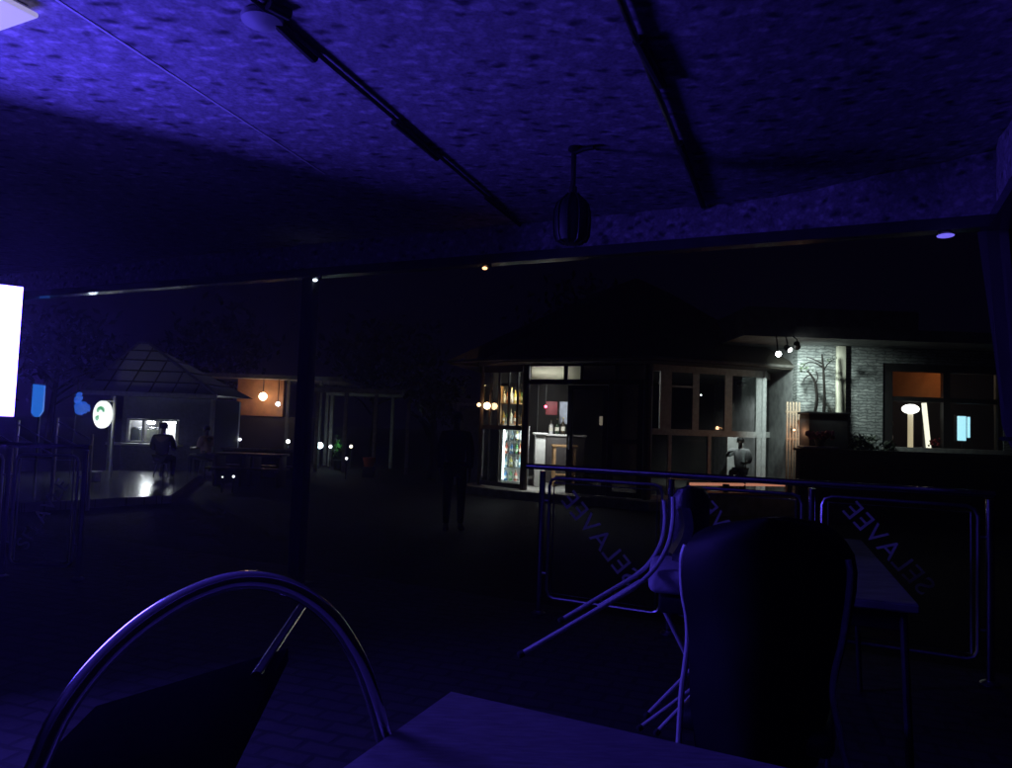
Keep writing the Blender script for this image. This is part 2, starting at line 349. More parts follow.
# ceiling light (faintly lit) top left
q = onceil(-4, -9, 0)
t = thing('ceiling_light', 'square pale glowing ceiling light at the corner of the canopy lining, above the television', 'light', q-Z*.07)
mb = MB(); mb.bbox(q-Z*.012-U*.13+N*.0, (.30, .2, .016), .006, (U, N, Z)); obj('frame', mb, white_plastic, t)
mb = MB(); mb.bbox(q-Z*.03-U*.13+N*.0, (.34, .24, .02), .009, (U, N, Z), 3); obj('diffuser', mb, emit('glowing diffuser', (.62, .56, 1), .55), t)

# ------------------------------------------------------------------ television
TR = P(19, 287, 3.3); BR = P(4, 416, 3.3)
tf = Vector((.6, -.8, 0)); tl = Vector((-.8, -.6, 0))                      # facing, and towards its far left edge
up = (TR-BR); up = (up - tl*up.dot(tl)).normalized(); hgt = (TR-BR).length
tn = up.cross(tl).normalized()
if tn.dot(tf) < 0: tn = -tn
cen = BR+up*hgt/2+tl*.52
tv = thing('television', 'big flat television screen glowing blue white at the terrace edge', 'television', Vector((cen.x, cen.y, cen.z-.4)))
mb = MB(); mb.bbox(cen-tn*.03, (1.12, .05, hgt+.012), .006, (tl, tn, up)); obj('casing', mb, black_plastic, tv)
mb = MB(); mb.box(cen, (1.112, .008, hgt), (tl, tn, up)); obj('screen', mb, emit('screen glow', (.105, .069, 1), 36), tv)
mb = MB(); mb.bbox(cen-tn*.085, (.3, .055, .3), .01, (tl, tn, up)); mb.tube([cen-tn*.1, cen-tn*.14+Z*.12, Vector((cen.x, cen.y, CZ))-tn*.14-Z*.004], .022, 10); obj('bracket', mb, dark_metal, tv)

# ------------------------------------------------------------------ curtain at the right post
pth = [P(992+.6*k, 222+k*7, 3.95-.005*k) for k in range(37)]
mb = MB(); rows = []
for i, p in enumerate(pth):
    f = i/36; ww = .085*(1-.25*f) if f < .82 else .065*(1-(f-.82)/.18*.75)
    ring = []
    for k in range(29):
        a = 2*PI*k/28; rr = ww*(1+.22*math.sin(a*7+f*1.2)+.08*math.sin(a*3+f*4))
        ring.append(p+U*(.06+rr*1.25*math.cos(a))+N*rr*.6*math.sin(a))
    rows.append(ring)
mb.grid(rows)
t = thing('curtain', 'gathered purple curtain tied at the right end of the terrace', 'curtain', Vector((pth[-1].x, pth[-1].y, pth[-1].z)))
obj('drape', mb, mat('purple drape cloth', (.12, .1, .11), .85, 0, .2, 30, .2, stretch=(1, 1, .1)), t)
p = pth[31]
mb = MB(); mb.tube([p+U*(.06+.1*math.cos(2*PI*k/20))+N*.055*math.sin(2*PI*k/20) for k in range(20)], .012, 6, closed=True); obj('tieback', mb, cloth_dark, t)
mb = MB(); mb.tube([pth[0]+U*.06, Vector((pth[0].x, pth[0].y, 2.386))+U*.06], .01, 6); obj('hanger', mb, dark_metal, t)

# ------------------------------------------------------------------ glass railings
def text_mb(word, size, mirror, ang, origin, ax, az, nrm, depth=.003):
    cu = bpy.data.curves.new('txt', 'FONT'); cu.body = word; cu.size = size; cu.extrude = depth/2; cu.resolution_u = 4; cu.space_character = 1.08
    o = bpy.data.objects.new('txt', cu); COL.objects.link(o); dg = bpy.context.evaluated_depsgraph_get(); me = bpy.data.meshes.new_from_object(o.evaluated_get(dg))
    mb = MB(); mb.bm.from_mesh(me); bpy.data.objects.remove(o); bpy.data.meshes.remove(me)
    c, s = math.cos(ang), math.sin(ang)
    for v in mb.bm.verts:
        x, y, z = v.co; x2 = x*c-y*s; y2 = x*s+y*c
        if mirror: x2 = -x2
        v.co = origin+ax*x2+az*y2+nrm*z
    return mb
def rail_panel(rail, a0, a1, zb, zt, base, ax, nrm, txt):
    """framed glass panel between a0..a1 along ax"""
    def W(a, z, o=0): return base+ax*a+Z*z+nrm*o
    r = .011; mb = MB(); k = .05
    pts = [W(a0+k, zb), W(a1-k, zb), W(a1-.015, zb+.015), W(a1, zb+k), W(a1, zt-k), W(a1-.015, zt-.015), W(a1-k, zt), W(a0+k, zt), W(a0+.015, zt-.015), W(a0, zt-k), W(a0, zb+k), W(a0+.015, zb+.015)]
    mb.tube(pts, r, 8, closed=True); fr = obj('panel_frame', mb, steel, rail)
    i = .032; mb = MB(); mb.tube([W(a0+i, zb+i), W(a1-i, zb+i), W(a1-i, zt-i), W(a0+i, zt-i)], .006, 6, closed=True); obj('edge_trim', mb, steel, fr)
    mb = MB(); mb.hexa([W(a0+i, zb+i, -.004), W(a1-i, zb+i, -.004), W(a1-i, zb+i, .004), W(a0+i, zb+i, .004), W(a0+i, zt-i, -.004), W(a1-i, zt-i, -.004), W(a1-i, zt-i, .004), W(a0+i, zt-i, .004)])
    obj('glass', mb, clear_glass, fr)
    for zz in (zb+.16, zt-.16):
        for a, sg in ((a0, -1), (a1, 1)):
            mb = MB(); mb.tube([W(a, zz), W(a+sg*.055, zz)], .009, 8); obj('clamp', mb, steel, fr)
    mir, a, z, ang, size = txt
    mb = text_mb('SELAVEE', size, mir, ang, W(a, z, -.009), ax, Z, nrm); obj('lettering', mb, etched, fr, label='pale lettering SELAVEE running up the glass')
def railing(label, base, ax, nrm, top0, top1, posts, panels, loc):
    rail = thing('glass_railing', label, 'railing', loc)
    mb = MB(); mb.tube([base+ax*top0+Z*1.0, base+ax*top1+Z*1.0], .02, 14); obj('top_rail', mb, chrome, rail)
    for a in posts:
        mb = MB(); mb.tube([base+ax*a+Z*.005, base+ax*a+Z*.972], .021, 12); po = obj('post', mb, chrome, rail)
        mb = MB(); mb.lathe([(.05, .0), (.05, .008), (.03, .02), (.022, .021)], base+ax*a+Z*.002, 16); obj('foot_plate', mb, steel, po)
    for p in panels: rail_panel(rail, *p[:4], base, ax, nrm, p[4])
    return rail
TR_ = 4.68
base = N*TR_
sx = lambda px, py: SZ(px, py, TR_)[0]
t0 = sx(527, 465); posts = [sx(541, 530), sx(671, 500)-.0, sx(812, 500), sx(990, 520)]
pan = []
txts = []
for i in range(3):
    a0, a1 = posts[i]+.055, posts[i+1]-.055
    x = a0+(a1-a0)*.73 if i < 2 else a0+(a1-a0)*.8
    pan.append((a0, a1, .12, .93, (True, x, .26, math.radians(47), .18) if i == 0 else (True, a0+(a1-a0)*.66, .42, math.radians(47), .15)))
railing('steel and glass railing with mirrored lettering right of the terrace entrance', base, U, N, t0, SR+.02, posts, pan, base+U*t0)
X = Vector((1, 0, 0)); Y = Vector((0, 1, 0))
base = Y*5.6
fx = lambda px, py: P(px, py, 5.6).x
ps = [fx(-140, 500), fx(7, 500), fx(83, 500)]
pan = []
for i in range(2):
    a0, a1 = ps[i]+.05, ps[i+1]-.05; pan.append((a0, a1, .1, .93, (False, a1-.36 if i else a0+.3, .2, math.radians(60), .15)))
railing('short glass railing with faint lettering at the far left under the television', base, X, -Y, ps[0]-.1, ps[2]+.03, ps, pan, Vector((ps[1], 5.6, 0)))

# ------------------------------------------------------------------ foreground table
c0 = PZ(450, 690, .75); c1 = PZ(350, 760, .75); c2 = PZ(760, 760, .75)
tu = (c2-c0).normalized(); tv_ = (c1-c0).normalized()
tw, td = .8, .7
t = thing('terrace_table', 'low square table with a plain pale top in the foreground', 'table', c0+tu*tw/2+tv_*td/2-Z*.75)
def slab(p, a, b, th, bev):
    q = [p, p+a, p+a+b, p+b]; mb = MB(); mb.hexa([x-Z*th for x in q]+q)
    bmesh.ops.bevel(mb.bm, geom=mb.bm.edges[:], offset=bev, segments=2, affect='EDGES'); return mb
obj('tabletop', slab(c0, tu*tw, tv_*td, .032, .006), table_laminate, t)
obj('apron', slab(c0+tu*.06+tv_*.06-Z*.034, tu*(tw-.12), tv_*(td-.12), .07, .004), dark_metal, t)
for f, g in ((.09, .1), (.91, .1), (.91, .9), (.09, .9)):
    q = c0+tu*tw*f+tv_*td*g; mb = MB(); mb.tube([Vector((q.x, q.y, .004)), Vector((q.x, q.y, .644))], .02, 10); obj('leg', mb, chrome, t)

# ------------------------------------------------------------------ foreground arched chair, tipped against the table
ap = [(35, 772, .96), (60, 716, .99), (96, 667, 1.03), (141, 625, 1.075), (190, 595, 1.125), (240, 580, 1.165), (288, 587, 1.205), (328, 614, 1.24), (356, 654, 1.265), (373, 697, 1.285), (384, 738, 1.3)]
arch = [P(*q) for q in ap]
lo0 = arch[0]+(arch[0]-arch[1])*1.2; lo1 = arch[-1]+(arch[-1]-arch[-2])*2.2
sf0 = P(60, 790, 1.12); 
t = thing('arched_chair', 'steel chair with a high arched tube back, tipped against the near table', 'chair', (-.42, 1.3, 0))
ft0 = Vector((lo0.x+.02, lo0.y+.06, .012)); ft1 = Vector((lo1.x-.02, lo1.y+.08, .012))
pts = smoothpath([lo0+Vector((0, .02, -.2)), lo0]+arch+[lo1, lo1+Vector((0, .03, -.25))], 6)
mb = MB(); mb.tube([ft0]+pts+[ft1], .0145, 14); obj('back_frame', mb, chrome, t)
fr_, bk, fl, bl = P(288, 648, 1.7), P(222, 778, 1.33), P(96, 706, 1.62), P(-10, 812, 1.2)
def lerp(a, b, f): return a+(b-a)*f
rows = []
for i in range(9):
    v = i/8; row = []
    for j in range(9):
        u_ = j/8; q = lerp(lerp(fl, fr_, u_), lerp(bl, bk, u_), v)
        e = (1-(2*u_-1)**6)*(1-(2*v-1)**6); row.append(q+Vector((.1, -.55, .8)).normalized()*(.014*e))
    rows.append(row)
mb = MB(); mb.grid(rows, Vector((-.1, .55, -.8)).normalized()*.045); obj('seat', mb, mat('black seat cloth', (.004, .004, .005), .95, 0, .3, 40, .1, spec=0), t, label='black seat tilted up seen through the arch')
l0 = P(273, 652, 1.71); l1 = P(306, 602, 2.0)
mb = MB(); mb.tube([l0-(l1-l0)*.4, l1], .0135, 12); lg = obj('leg', mb, chrome, t)
mb = MB(); mb.lathe([(.0135, 0), (.0165, .001), (.0165, .012), (.01, .02)], l1, 14, (l1-l0).normalized()); obj('rubber_foot', mb, mat('grey foot cap', (.4, .4, .42), .5, 0, .1), lg)
l0b = l0+(fl-fr_)*.7-(l1-l0)*.35
mb = MB(); mb.tube([l0b-(l1-l0)*.3-Z*.05, l0b-Z*.02], .0135, 12); obj('leg', mb, chrome, t)
for q0, q1 in ((lo0+Vector((0, .02, -.1)), bl), (lo1+Vector((0, .03, -.12)), bk)):
    mb = MB(); mb.tube([q0, q1], .011, 8); obj('seat_rail', mb, chrome, t)

# ------------------------------------------------------------------ black padded chair, centre right
t = thing('padded_chair', 'large black padded chair with a rounded back, seen from behind', 'chair', Vector((.83, 2.3, 0)))
outl = [(518, 742, 792), (520, 722, 808), (524, 706, 819), (531, 694, 829), (541, 687, 838), (554, 683, 846), (572, 681, 849), (592, 683, 848), (615, 687, 844), (640, 689, 839), (668, 689, 832), (700, 690, 824), (735, 694, 815), (770, 698, 808)]
rows = []
for y, xl, xr in outl:
    row = []
    for j in range(15):
        f = j/14; xx = xl+(xr-xl)*f; cv = 1-(2*f-1)**2
        row.append(P(xx, y+(1-cv)*3, 2.27-.12*cv+.09*(.5-f)))
    rows.append(row)
mb = MB(); mb.grid(rows, Vector((.05, .05, .0))); obj('backrest', mb, mat('smooth black shell', (.008, .0085, .01), .55, 0, .35, 14, .03, spec=.25), t)
e0 = [P(x, y, 2.33) for x, y in ((686, 545), (682, 560), (683, 592), (687, 615), (688, 640), (685, 668), (682, 690), (679, 738))]
e1 = [P(x, y, 2.2) for x, y in ((848, 560), (850, 575), (848, 600), (842, 640), (834, 675), (833, 700), (840, 735), (848, 770))]
for pl in (e0, e1):
    d_ = pl[-1]-pl[-2]; k = (pl[-1].z-.012)/-d_.z
    mb = MB(); mb.tube(smoothpath(pl, 4)+[pl[-1]+d_*k], .0095, 10); lg = obj('leg', mb, satin, t)
    q = pl[-1]+d_*k; mb = MB(); mb.lathe([(.013, 0), (.014, .014), (.0095, .03)], Vector((q.x, q.y, .002)), 12); obj('rubber_foot', mb, rubber, lg)
sc_ = P(760, 712, 2.46); mb = MB(); mb.bbox(sc_, (.46, .42, .07), .03, (U, N, Z), 3); obj('seat', mb, black_leather, t)
for sg in (-1, 1):
    q = sc_+U*.2*sg+N*.18; mb = MB(); mb.tube([q-Z*.03, Vector((q.x+.02*sg, q.y+.05, .004))], .0095, 10); obj('leg', mb, chrome, t)

# ------------------------------------------------------------------ long table at the right
e = [PZ(862, 540, .75), PZ(920, 605, .75)]
fd = (e[0]-e[1]).normalized(); lf = Vector((-fd.y, fd.x, 0)); ln = (e[0]-e[1]).length
t = thing('dining_table', 'long grey topped dining table behind the black padded chair', 'table', (e[0]+e[1])/2+lf*.35-Z*.75)
mb = slab(e[1], fd*ln, lf*.7, .03, .005); obj('tabletop', mb, grey_laminate, t)
obj('apron', slab(e[1]+fd*.05+lf*.04-Z*.032, fd*(ln-.1), lf*.62, .07, .004), dark_metal, t)
for f, g in ((.03, .04), (.97, .04), (.97, .66), (.03, .66)):
    q = e[1]+fd*ln*f+lf*g; mb = MB(); mb.tube([q-Z*.03, q-Z*.746+(-U*.0 if g > .3 else U*.03)], .013, 10); obj('leg', mb, dark_metal, t)
q = lerp(e[1], e[0], .9)+lf*.18
t = thing('tea_light', 'small clear tea light glass on the far end of the grey table', 'candle holder', q)
mb = MB(); mb.lathe([(.03, .003), (.036, .03), (.038, .06), (.034, .06), (.03, .012)], q, 16); obj('cup', mb, white_plastic, t)

# ------------------------------------------------------------------ tipped chair with pale cushion
t = thing('tipped_chair', 'steel chair with pale seat cushion tipped up, legs pointing out to the left', 'chair', P(660, 650, 3.3)*1.0)
near = smoothpath([P(673, 497, 3.3), P(673, 520, 3.28), P(668, 545, 3.24), P(655, 568, 3.18), P(636, 586, 3.13), P(605, 605, 3.08), P(523, 653, 3.0)], 6)
far = smoothpath([P(664, 500, 3.62), P(665, 522, 3.6), P(661, 543, 3.56), P(650, 562, 3.52), P(636, 575, 3.48), P(610, 591, 3.43), P(563, 619, 3.36)], 6)
for pl in (near, far):
    mb = MB(); mb.tube(pl, .0105, 10); lg = obj('leg', mb, satin, t)
    d_ = (pl[-1]-pl[-2]).normalized(); mb = MB(); mb.lathe([(.0115, 0), (.014, .002), (.014, .022), (.008, .028)], pl[-1]-d_*.004, 12, d_); obj('rubber_foot', mb, rubber, lg)
mb = MB(); mb.tube([near[-14], P(599, 606, 3.2), P(640, 581, 3.3)], .008, 8); obj('brace', mb, satin, t)
rows = []
for i in range(9):
    f = i/8; row = []
    for j in range(9):
        g = j/8; q = lerp(lerp(near[3], near[14], f), lerp(far[3], far[14], f), g)
        row.append(q+U*(.035+.03*math.sin(PI*f))+N*.0)
    rows.append(row)
mb = MB(); mb.grid(rows, U*.04); obj('backrest', mb, black_leather, t)
# dark upholstered back facing away, beyond the tubes
rows = []
for y, xl, xr in ((487, 684, 696), (489, 677, 702), (496, 673, 706), (510, 672, 707), (530, 673, 706), (550, 672, 704), (562, 672, 700)):
    rows.append([P(lerp(xl, xr, j/6), y, 3.42-.05*(1-(j/3-1)**2)) for j in range(7)])
mb = MB(); mb.grid(rows, Vector((.03, .06, 0))); obj('back_pad', mb, black_leather, t)
cc = P(690, 576, 3.35)
mb = MB(); mb.bbox(cc, (.36, .42, .105), .035, (Vector((.97, -.22, -.02)).normalized(), Vector((.22, .97, 0)).normalized(), Z), 4); obj('seat', mb, cushion_cloth, t)
mb = MB(); mb.bbox(cc-Z*.1+U*.02, (.3, .36, .07), .01, (Vector((.97, -.22, -.02)).normalized(), Vector((.22, .97, 0)).normalized(), Z)); obj('seat_base', mb, dark_metal, t)
for dx in (-.1, .12):
    q = cc-Z*.13+U*dx*.9-N*.12; mb = MB(); mb.tube([q, q+Vector((.26, .02, -(q.z-.01)))], .0105, 10); obj('leg', mb, satin, t)
# second tipped chair, mostly behind the padded chair
t = thing('tipped_chair', 'dark tipped chair mostly hidden, three steel tubes showing beside the padded chair', 'chair', P(740, 720, 2.75))
for a, b in (((684, 677, 2.72), (648, 714, 2.66)), ((684, 695, 2.62), (641, 727, 2.56)), ((684, 704, 2.5), (658, 731, 2.46))):
    p0, p1 = P(*a), P(*b); mb = MB(); mb.tube([p0+(p0-p1)*1.2, p1], .0075, 10); lg = obj('leg', mb, satin, t)
    d_ = (p1-p0).normalized(); mb = MB(); mb.lathe([(.0085, 0), (.0105, .002), (.0105, .015), (.006, .02)], p1-d_*.004, 12, d_); obj('rubber_foot', mb, rubber, lg)
cc = P(752, 640, 2.75); mb = MB(); mb.bbox(cc, (.4, .4, .06), .025, (Vector((.8, -.3, .45)).normalized(), Vector((.35, .93, 0)).normalized(), Vector((-.42, .16, .89)).normalized()), 3); obj('seat', mb, black_leather, t)

# ------------------------------------------------------------------ people
def skin_mesh(V, E, R, sub=2):
    me = bpy.data.meshes.new('sk'); me.from_pydata([tuple(v) for v in V], E, []); o = bpy.data.objects.new('sk', me); COL.objects.link(o)
    md = o.modifiers.new('s', 'SKIN'); md.use_smooth_shade = True; md.branch_smoothing = .4
    for i, r in enumerate(R):
        sv = me.skin_vertices[0].data[i]; sv.radius = r if isinstance(r, tuple) else (r, r); sv.use_root = (i == 0)
    sb = o.modifiers.new('b', 'SUBSURF'); sb.levels = sub; sb.render_levels = sub
    dg = bpy.context.evaluated_depsgraph_get(); out = bpy.data.meshes.new_from_object(o.evaluated_get(dg))
    mb = MB(); mb.bm.from_mesh(out); bpy.data.objects.remove(o); bpy.data.meshes.remove(me); bpy.data.meshes.remove(out); return mb
def person(label, loc, yaw, H=1.72, pose='stand', shirt=cloth_dark, trousers=cloth_dark, bald=False, arm='down'):
    k = H/1.75; sit = pose == 'sit'
    pz = .6 if sit else .95
    J = {'pel': (0, 0, pz), 'sp': (0, .0, pz+.17), 'ch': (0, 0, pz+.37), 'nk': (0, .005, pz+.53), 'hb': (0, .015, pz+.6), 'hm': (0, .025, pz+.69), 'ht': (0, .02, pz+.775)}
    R = {'pel': (.15, .11), 'sp': (.135, .1), 'ch': (.155, .105), 'nk': .055, 'hb': .058, 'hm': (.078, .092), 'ht': .06}
    E = [('pel', 'sp'), ('sp', 'ch'), ('ch', 'nk'), ('nk', 'hb'), ('hb', 'hm'), ('hm', 'ht')]
    J['ns'] = (0, .125, pz+.665); R['ns'] = .014; E.append(('hm', 'ns'))
    for s, sg in (('L', -1), ('R', 1)):
        J['sh'+s] = (.185*sg, 0, pz+.47); R['sh'+s] = .058; E.append(('ch', 'sh'+s))
        if arm == 'down' and not sit:
            J['el'+s] = (.222*sg, -.03, pz+.2); J['wr'+s] = (.215*sg, .03, pz-.04); hd = Vector((.0, .12, -1)).normalized(); J['pm'+s] = (.212*sg, .05, pz-.12)
        elif arm == 'up' and sg > 0:
            J['el'+s] = (.3*sg, .14, pz+.33); J['wr'+s] = (.2*sg, .33, pz+.42); hd = Vector((-.5, .8, .2)).normalized(); J['pm'+s] = (.16*sg, .4, pz+.44)
        else:
            J['el'+s] = (.24*sg, .05, pz+.2); J['wr'+s] = (.16*sg, .28, pz+.18); hd = Vector((-.3*sg, .9, 0)).normalized(); J['pm'+s] = (.14*sg, .36, pz+.18)
        R['el'+s] = .042; R['wr'+s] = .028; R['pm'+s] = (.036, .02); E += [('sh'+s, 'el'+s), ('el'+s, 'wr'+s), ('wr'+s, 'pm'+s)]
        pm = Vector(J['pm'+s]); side = hd.cross(Vector((1, 0, 0)) if abs(hd.x) < .5 else Z).normalized()
        for i, (o_, ln) in enumerate(((-.03, .075), (-.01, .085), (.01, .08), (.03, .062))):
            a = pm+side*o_+hd*.04; b = a+hd*ln*.55; c = b+(hd*.8+Vector((-.5*sg, 0, 0))).normalized()*ln*.45
            for nm, q, rr in (('f%da' % i, a, .0105), ('f%db' % i, b, .0095), ('f%dc' % i, c, .008)): J[nm+s] = q; R[nm+s] = rr
            E += [('pm'+s, 'f%da' % i+s), ('f%da' % i+s, 'f%db' % i+s), ('f%db' % i+s, 'f%dc' % i+s)]
        a = pm+side*.045-hd*.02; b = a+(side*.6+hd).normalized()*.045; J['ta'+s] = a; J['tb'+s] = b; R['ta'+s] = .013; R['tb'+s] = .0095; E += [('pm'+s, 'ta'+s), ('ta'+s, 'tb'+s)]
        J['hp'+s] = (.095*sg, 0, pz-.04); R['hp'+s] = .088; E.append(('pel', 'hp'+s))
        if sit: J['kn'+s] = (.12*sg, .43, pz-.03); J['an'+s] = (.12*sg, .4, .12); J['to'+s] = (.125*sg, .55, .035)
        else: J['kn'+s] = (.105*sg, .025, .5); J['an'+s] = (.105*sg, -.02, .09); J['to'+s] = (.12*sg, .14, .03)
        R['kn'+s] = .058; R['an'+s] = .04; R['to'+s] = (.04, .028); E += [('hp'+s, 'kn'+s), ('kn'+s, 'an'+s), ('an'+s, 'to'+s)]
    ks = list(J); M = Matrix.Translation(loc) @ Matrix.Rotation(yaw, 4, 'Z') @ Matrix.Scale(k, 4)
    def build(sel, extra):
        kk = [j for j in ks if j in sel]; ix = {j: i for i, j in enumerate(kk)}
        rr = [tuple((c*k+extra) for c in (R[j] if isinstance(R[j], tuple) else (R[j], R[j]))) for j in kk]
        return skin_mesh([M @ Vector(J[j]) for j in kk], [(ix[a], ix[b]) for a, b in E if a in ix and b in ix], rr)
    t = thing('person', label, 'person', Vector(loc))
    body = obj('body', build(ks, 0), skin_tone, t, smooth=80)
    arms = [a+s for s in 'LR' for a in ('sh', 'el')]
    obj('shirt', build(['pel', 'sp', 'ch', 'nk']+arms+(['wrL', 'wrR'] if shirt is cloth_dark else []), .026), shirt, t, smooth=80)
    obj('trousers', build(['pel']+[a+s for s in 'LR' for a in ('hp', 'kn', 'an')], .012), trousers, t, smooth=80)
    for s in 'LR':
        obj('shoe', build(['an'+s, 'to'+s], .014), rubber, t, smooth=80)
    hm = M @ Vector((0, .012, pz+.725)); mb = MB(); mb.ball(hm, .098*k, 16, 10, (.92, 1.06, .85)); obj('hair', mb, hair_black, t, smooth=80)
    q = Matrix.Rotation(yaw, 3, 'Z')
    mb = MB()
    for sg in (-1, 1):
        mb.ball(M @ Vector((.033*sg, .104, pz+.69)), .012*k, 8, 6); mb.ball(M @ Vector((.084*sg, .015, pz+.675)), .02*k, 8, 6, (.5, 1, 1.5))
    mb.ball(M @ Vector((0, .105, pz+.625)), .02*k, 8, 6, (1.4, .6, .4)); obj('face', mb, skin_tone, t, smooth=80)
    return t

# ------------------------------------------------------------------ glass round bar (octagon), its things inside
KC = Vector((3.3, 18.9, 0)); KR = 3.7; KB = math.radians(-5)
def kc(i, R=KR, z=0):
    if abs((i % 8)-6) < .01: return Vector((KC.x+(-.55-KC.x)*R/KR, KC.y+(17.45-KC.y)*R/KR, z))      # this corner of the bar is pushed out
    a = KB+i*PI/4; return Vector((KC.x+R*math.sin(a), KC.y-R*math.cos(a), z))
KF = -.16; KT = 2.68
kiosk = thing('bar_pavilion', 'eight sided glass bar with dark thatched roof and lit open doorway', 'building', (KC.x, KC.y, GZ))
mb = MB(); lo = [kc(i, KR+.45, GZ+.004) for i in range(8)]; hi = [kc(i, KR+.45, KF) for i in range(8)]
vs = [mb.bm.verts.new(p) for p in lo+hi]
for i in range(8): j = (i+1) % 8; mb.bm.faces.new((vs[i], vs[j], vs[8+j], vs[8+i]))
mb.bm.faces.new(vs[8:]); mb.bm.faces.new(vs[:8][::-1]); obj('plinth', mb, concrete, kiosk)
# roof
mb = MB(); rings = []
for R, z in ((KR+.75, 2.66), (KR+.78, 2.76), (2.4, 3.95), (1.1, 4.7), (.08, 5.2)):
    rings.append([mb.bm.verts.new(kc(i/2, R*(1 if i % 2 == 0 else .935), z)) for i in range(16)])
for a, b in zip(rings, rings[1:]):
    for i in range(16): mb.bm.faces.new((a[i], a[(i+1) % 16], b[(i+1) % 16], b[i]))
mb.bm.faces.new(rings[-1]); mb.bm.faces.new(rings[0][::-1]); rf = obj('roof', mb, thatch, kiosk, smooth=20)
mb = MB()
for i in range(8):
    a, b = kc(i, KR+.8, 2.72), kc(i+1, KR+.8, 2.72); mb.tube([a, b], .035, 8)
obj('eave_trim', mb, mat('weathered eave board', (.12, .11, .1), .7, 0, .4, 10), rf)
def facet(i):
    A, B = kc(i), kc(i+1); u = (B-A); ln = u.length; u.normalize(); nn = Vector((u.y, -u.x, 0)); return A, u, nn, ln
def fz(y, i): return 1.28-(y-430)/731*15.6
def fr_bar(mb, F, a, b, z0, z1, d0=-.03, d1=.03):
    A, u, nn, ln = F
    q = [A+u*a+nn*d0, A+u*b+nn*d0, A+u*b+nn*d1, A+u*a+nn*d1]; mb.hexa([p+Z*z0 for p in q]+[p+Z*z1 for p in q])
def pane(F, a, b, z0, z1, m, parent, name='pane', label=None):
    mb = MB(); fr_bar(mb, F, a, b, z0, z1, -.006, .006); return obj(name, mb, m, parent, label)
for i in (-1, 0, 1):                                   # corner pillars facing us
    pass
for i in range(8):
    rr = .09 if i in (7, 0) else .06
    mb = MB(); mb.tube([kc(i, KR, KF+.002), kc(i, KR, KT-.01)], rr, 10); obj('pillar', mb, dark_wood if i in (7, 0, 6) else grey_frame, kiosk)
g = .095
# --- front facet: corners -1 -> 0
F = facet(-1); ln = F[3]
def fp(px): return (px-529)/(650-529)*ln
mb = MB()
fr_bar(mb, F, g, ln-g, 2.22, 2.33); fr_bar(mb, F, g, ln-g, 2.62, KT)
for a, b, z0, z1 in ((568, 571.5, 2.33, 2.62), (585, 588, 2.33, 2.62), (619, 622, 2.33, 2.62)): fr_bar(mb, F, fp(a), fp(b), z0, z1, -.028, .028)
tr = obj('transom_frame', mb, dark_wood, kiosk)
milk = mat('milky cream glass', (.7, .66, .5), .4, 0, .15, 4)
milk_n = milk.node_tree.nodes['Principled BSDF']; milk_n.inputs['Transmission Weight'].default_value = .85; milk_n.inputs['Roughness'].default_value = .9
for a, b, m in ((534, 568, milk), (571.5, 585, milk), (588, 619, dark_glass), (622, 646, dark_glass)): pane(F, fp(a)+.002, fp(b)-.002, 2.332, 2.618, m, tr)
mb = MB(); fr_bar(mb, F, fp(613), fp(618), KF+.01, 2.22); fr_bar(mb, F, fp(641), ln-g, KF+.01, 2.22); fr_bar(mb, F, fp(618), fp(641), KF+.01, KF+.12, -.028, .028); fr_bar(mb, F, fp(618), fp(641), .98, 1.07, -.028, .028)
w1 = obj('window', mb, dark_wood, kiosk); pane(F, fp(618), fp(641), KF+.12, .98, dark_glass, w1); pane(F, fp(618), fp(641), 1.07, 2.22, dark_glass, w1)
mb = MB(); fr_bar(mb, F, fp(573), fp(578), KF+.01, 2.2); fr_bar(mb, F, fp(608), fp(612.5), KF+.01, 2.2); fr_bar(mb, F, fp(578), fp(608), KF+.01, KF+.2, -.028, .028); fr_bar(mb, F, fp(578), fp(608), 2.1, 2.2, -.028, .028)
dr = obj('door', mb, dark_wood, kiosk, label='closed dark glazed door leaf'); pane(F, fp(578), fp(608), KF+.2, 2.1, dark_glass, dr)
mb = MB(); c_ = F[0]+F[1]*fp(576)+F[2]*.06; mb.tube([c_+Z*.8, c_+Z*1.1], .012, 8); obj('handle', mb, steel, dr)
# --- left facet: corners -2 -> -1
F = facet(-2); ln = F[3]
mb = MB(); fr_bar(mb, F, .06, ln-g, KF+.01, KF+.12); fr_bar(mb, F, .06, ln-g, 1.17, 1.27, -.028, .04); fr_bar(mb, F, .06, ln-g, 2.5, KT)
fl_ = [0, .2, .4, .62, .82]
for f in fl_[1:]: fr_bar(mb, F, ln*f-.018, ln*f+.018, 1.27, 2.5, -.026, .026)
for f in (.2, .43): fr_bar(mb, F, ln*f-.02, ln*f+.02, KF+.12, 1.17, -.026, .026)
w2 = obj('window', mb, dark_wood, kiosk)
pane(F, .06, ln-g, 1.27, 2.5, window_glass, w2); pane(F, ln*.45, ln-g, KF+.12, 1.17, window_glass, w2); pane(F, .06, ln*.41, KF+.12, 1.17, dark_glass, w2)
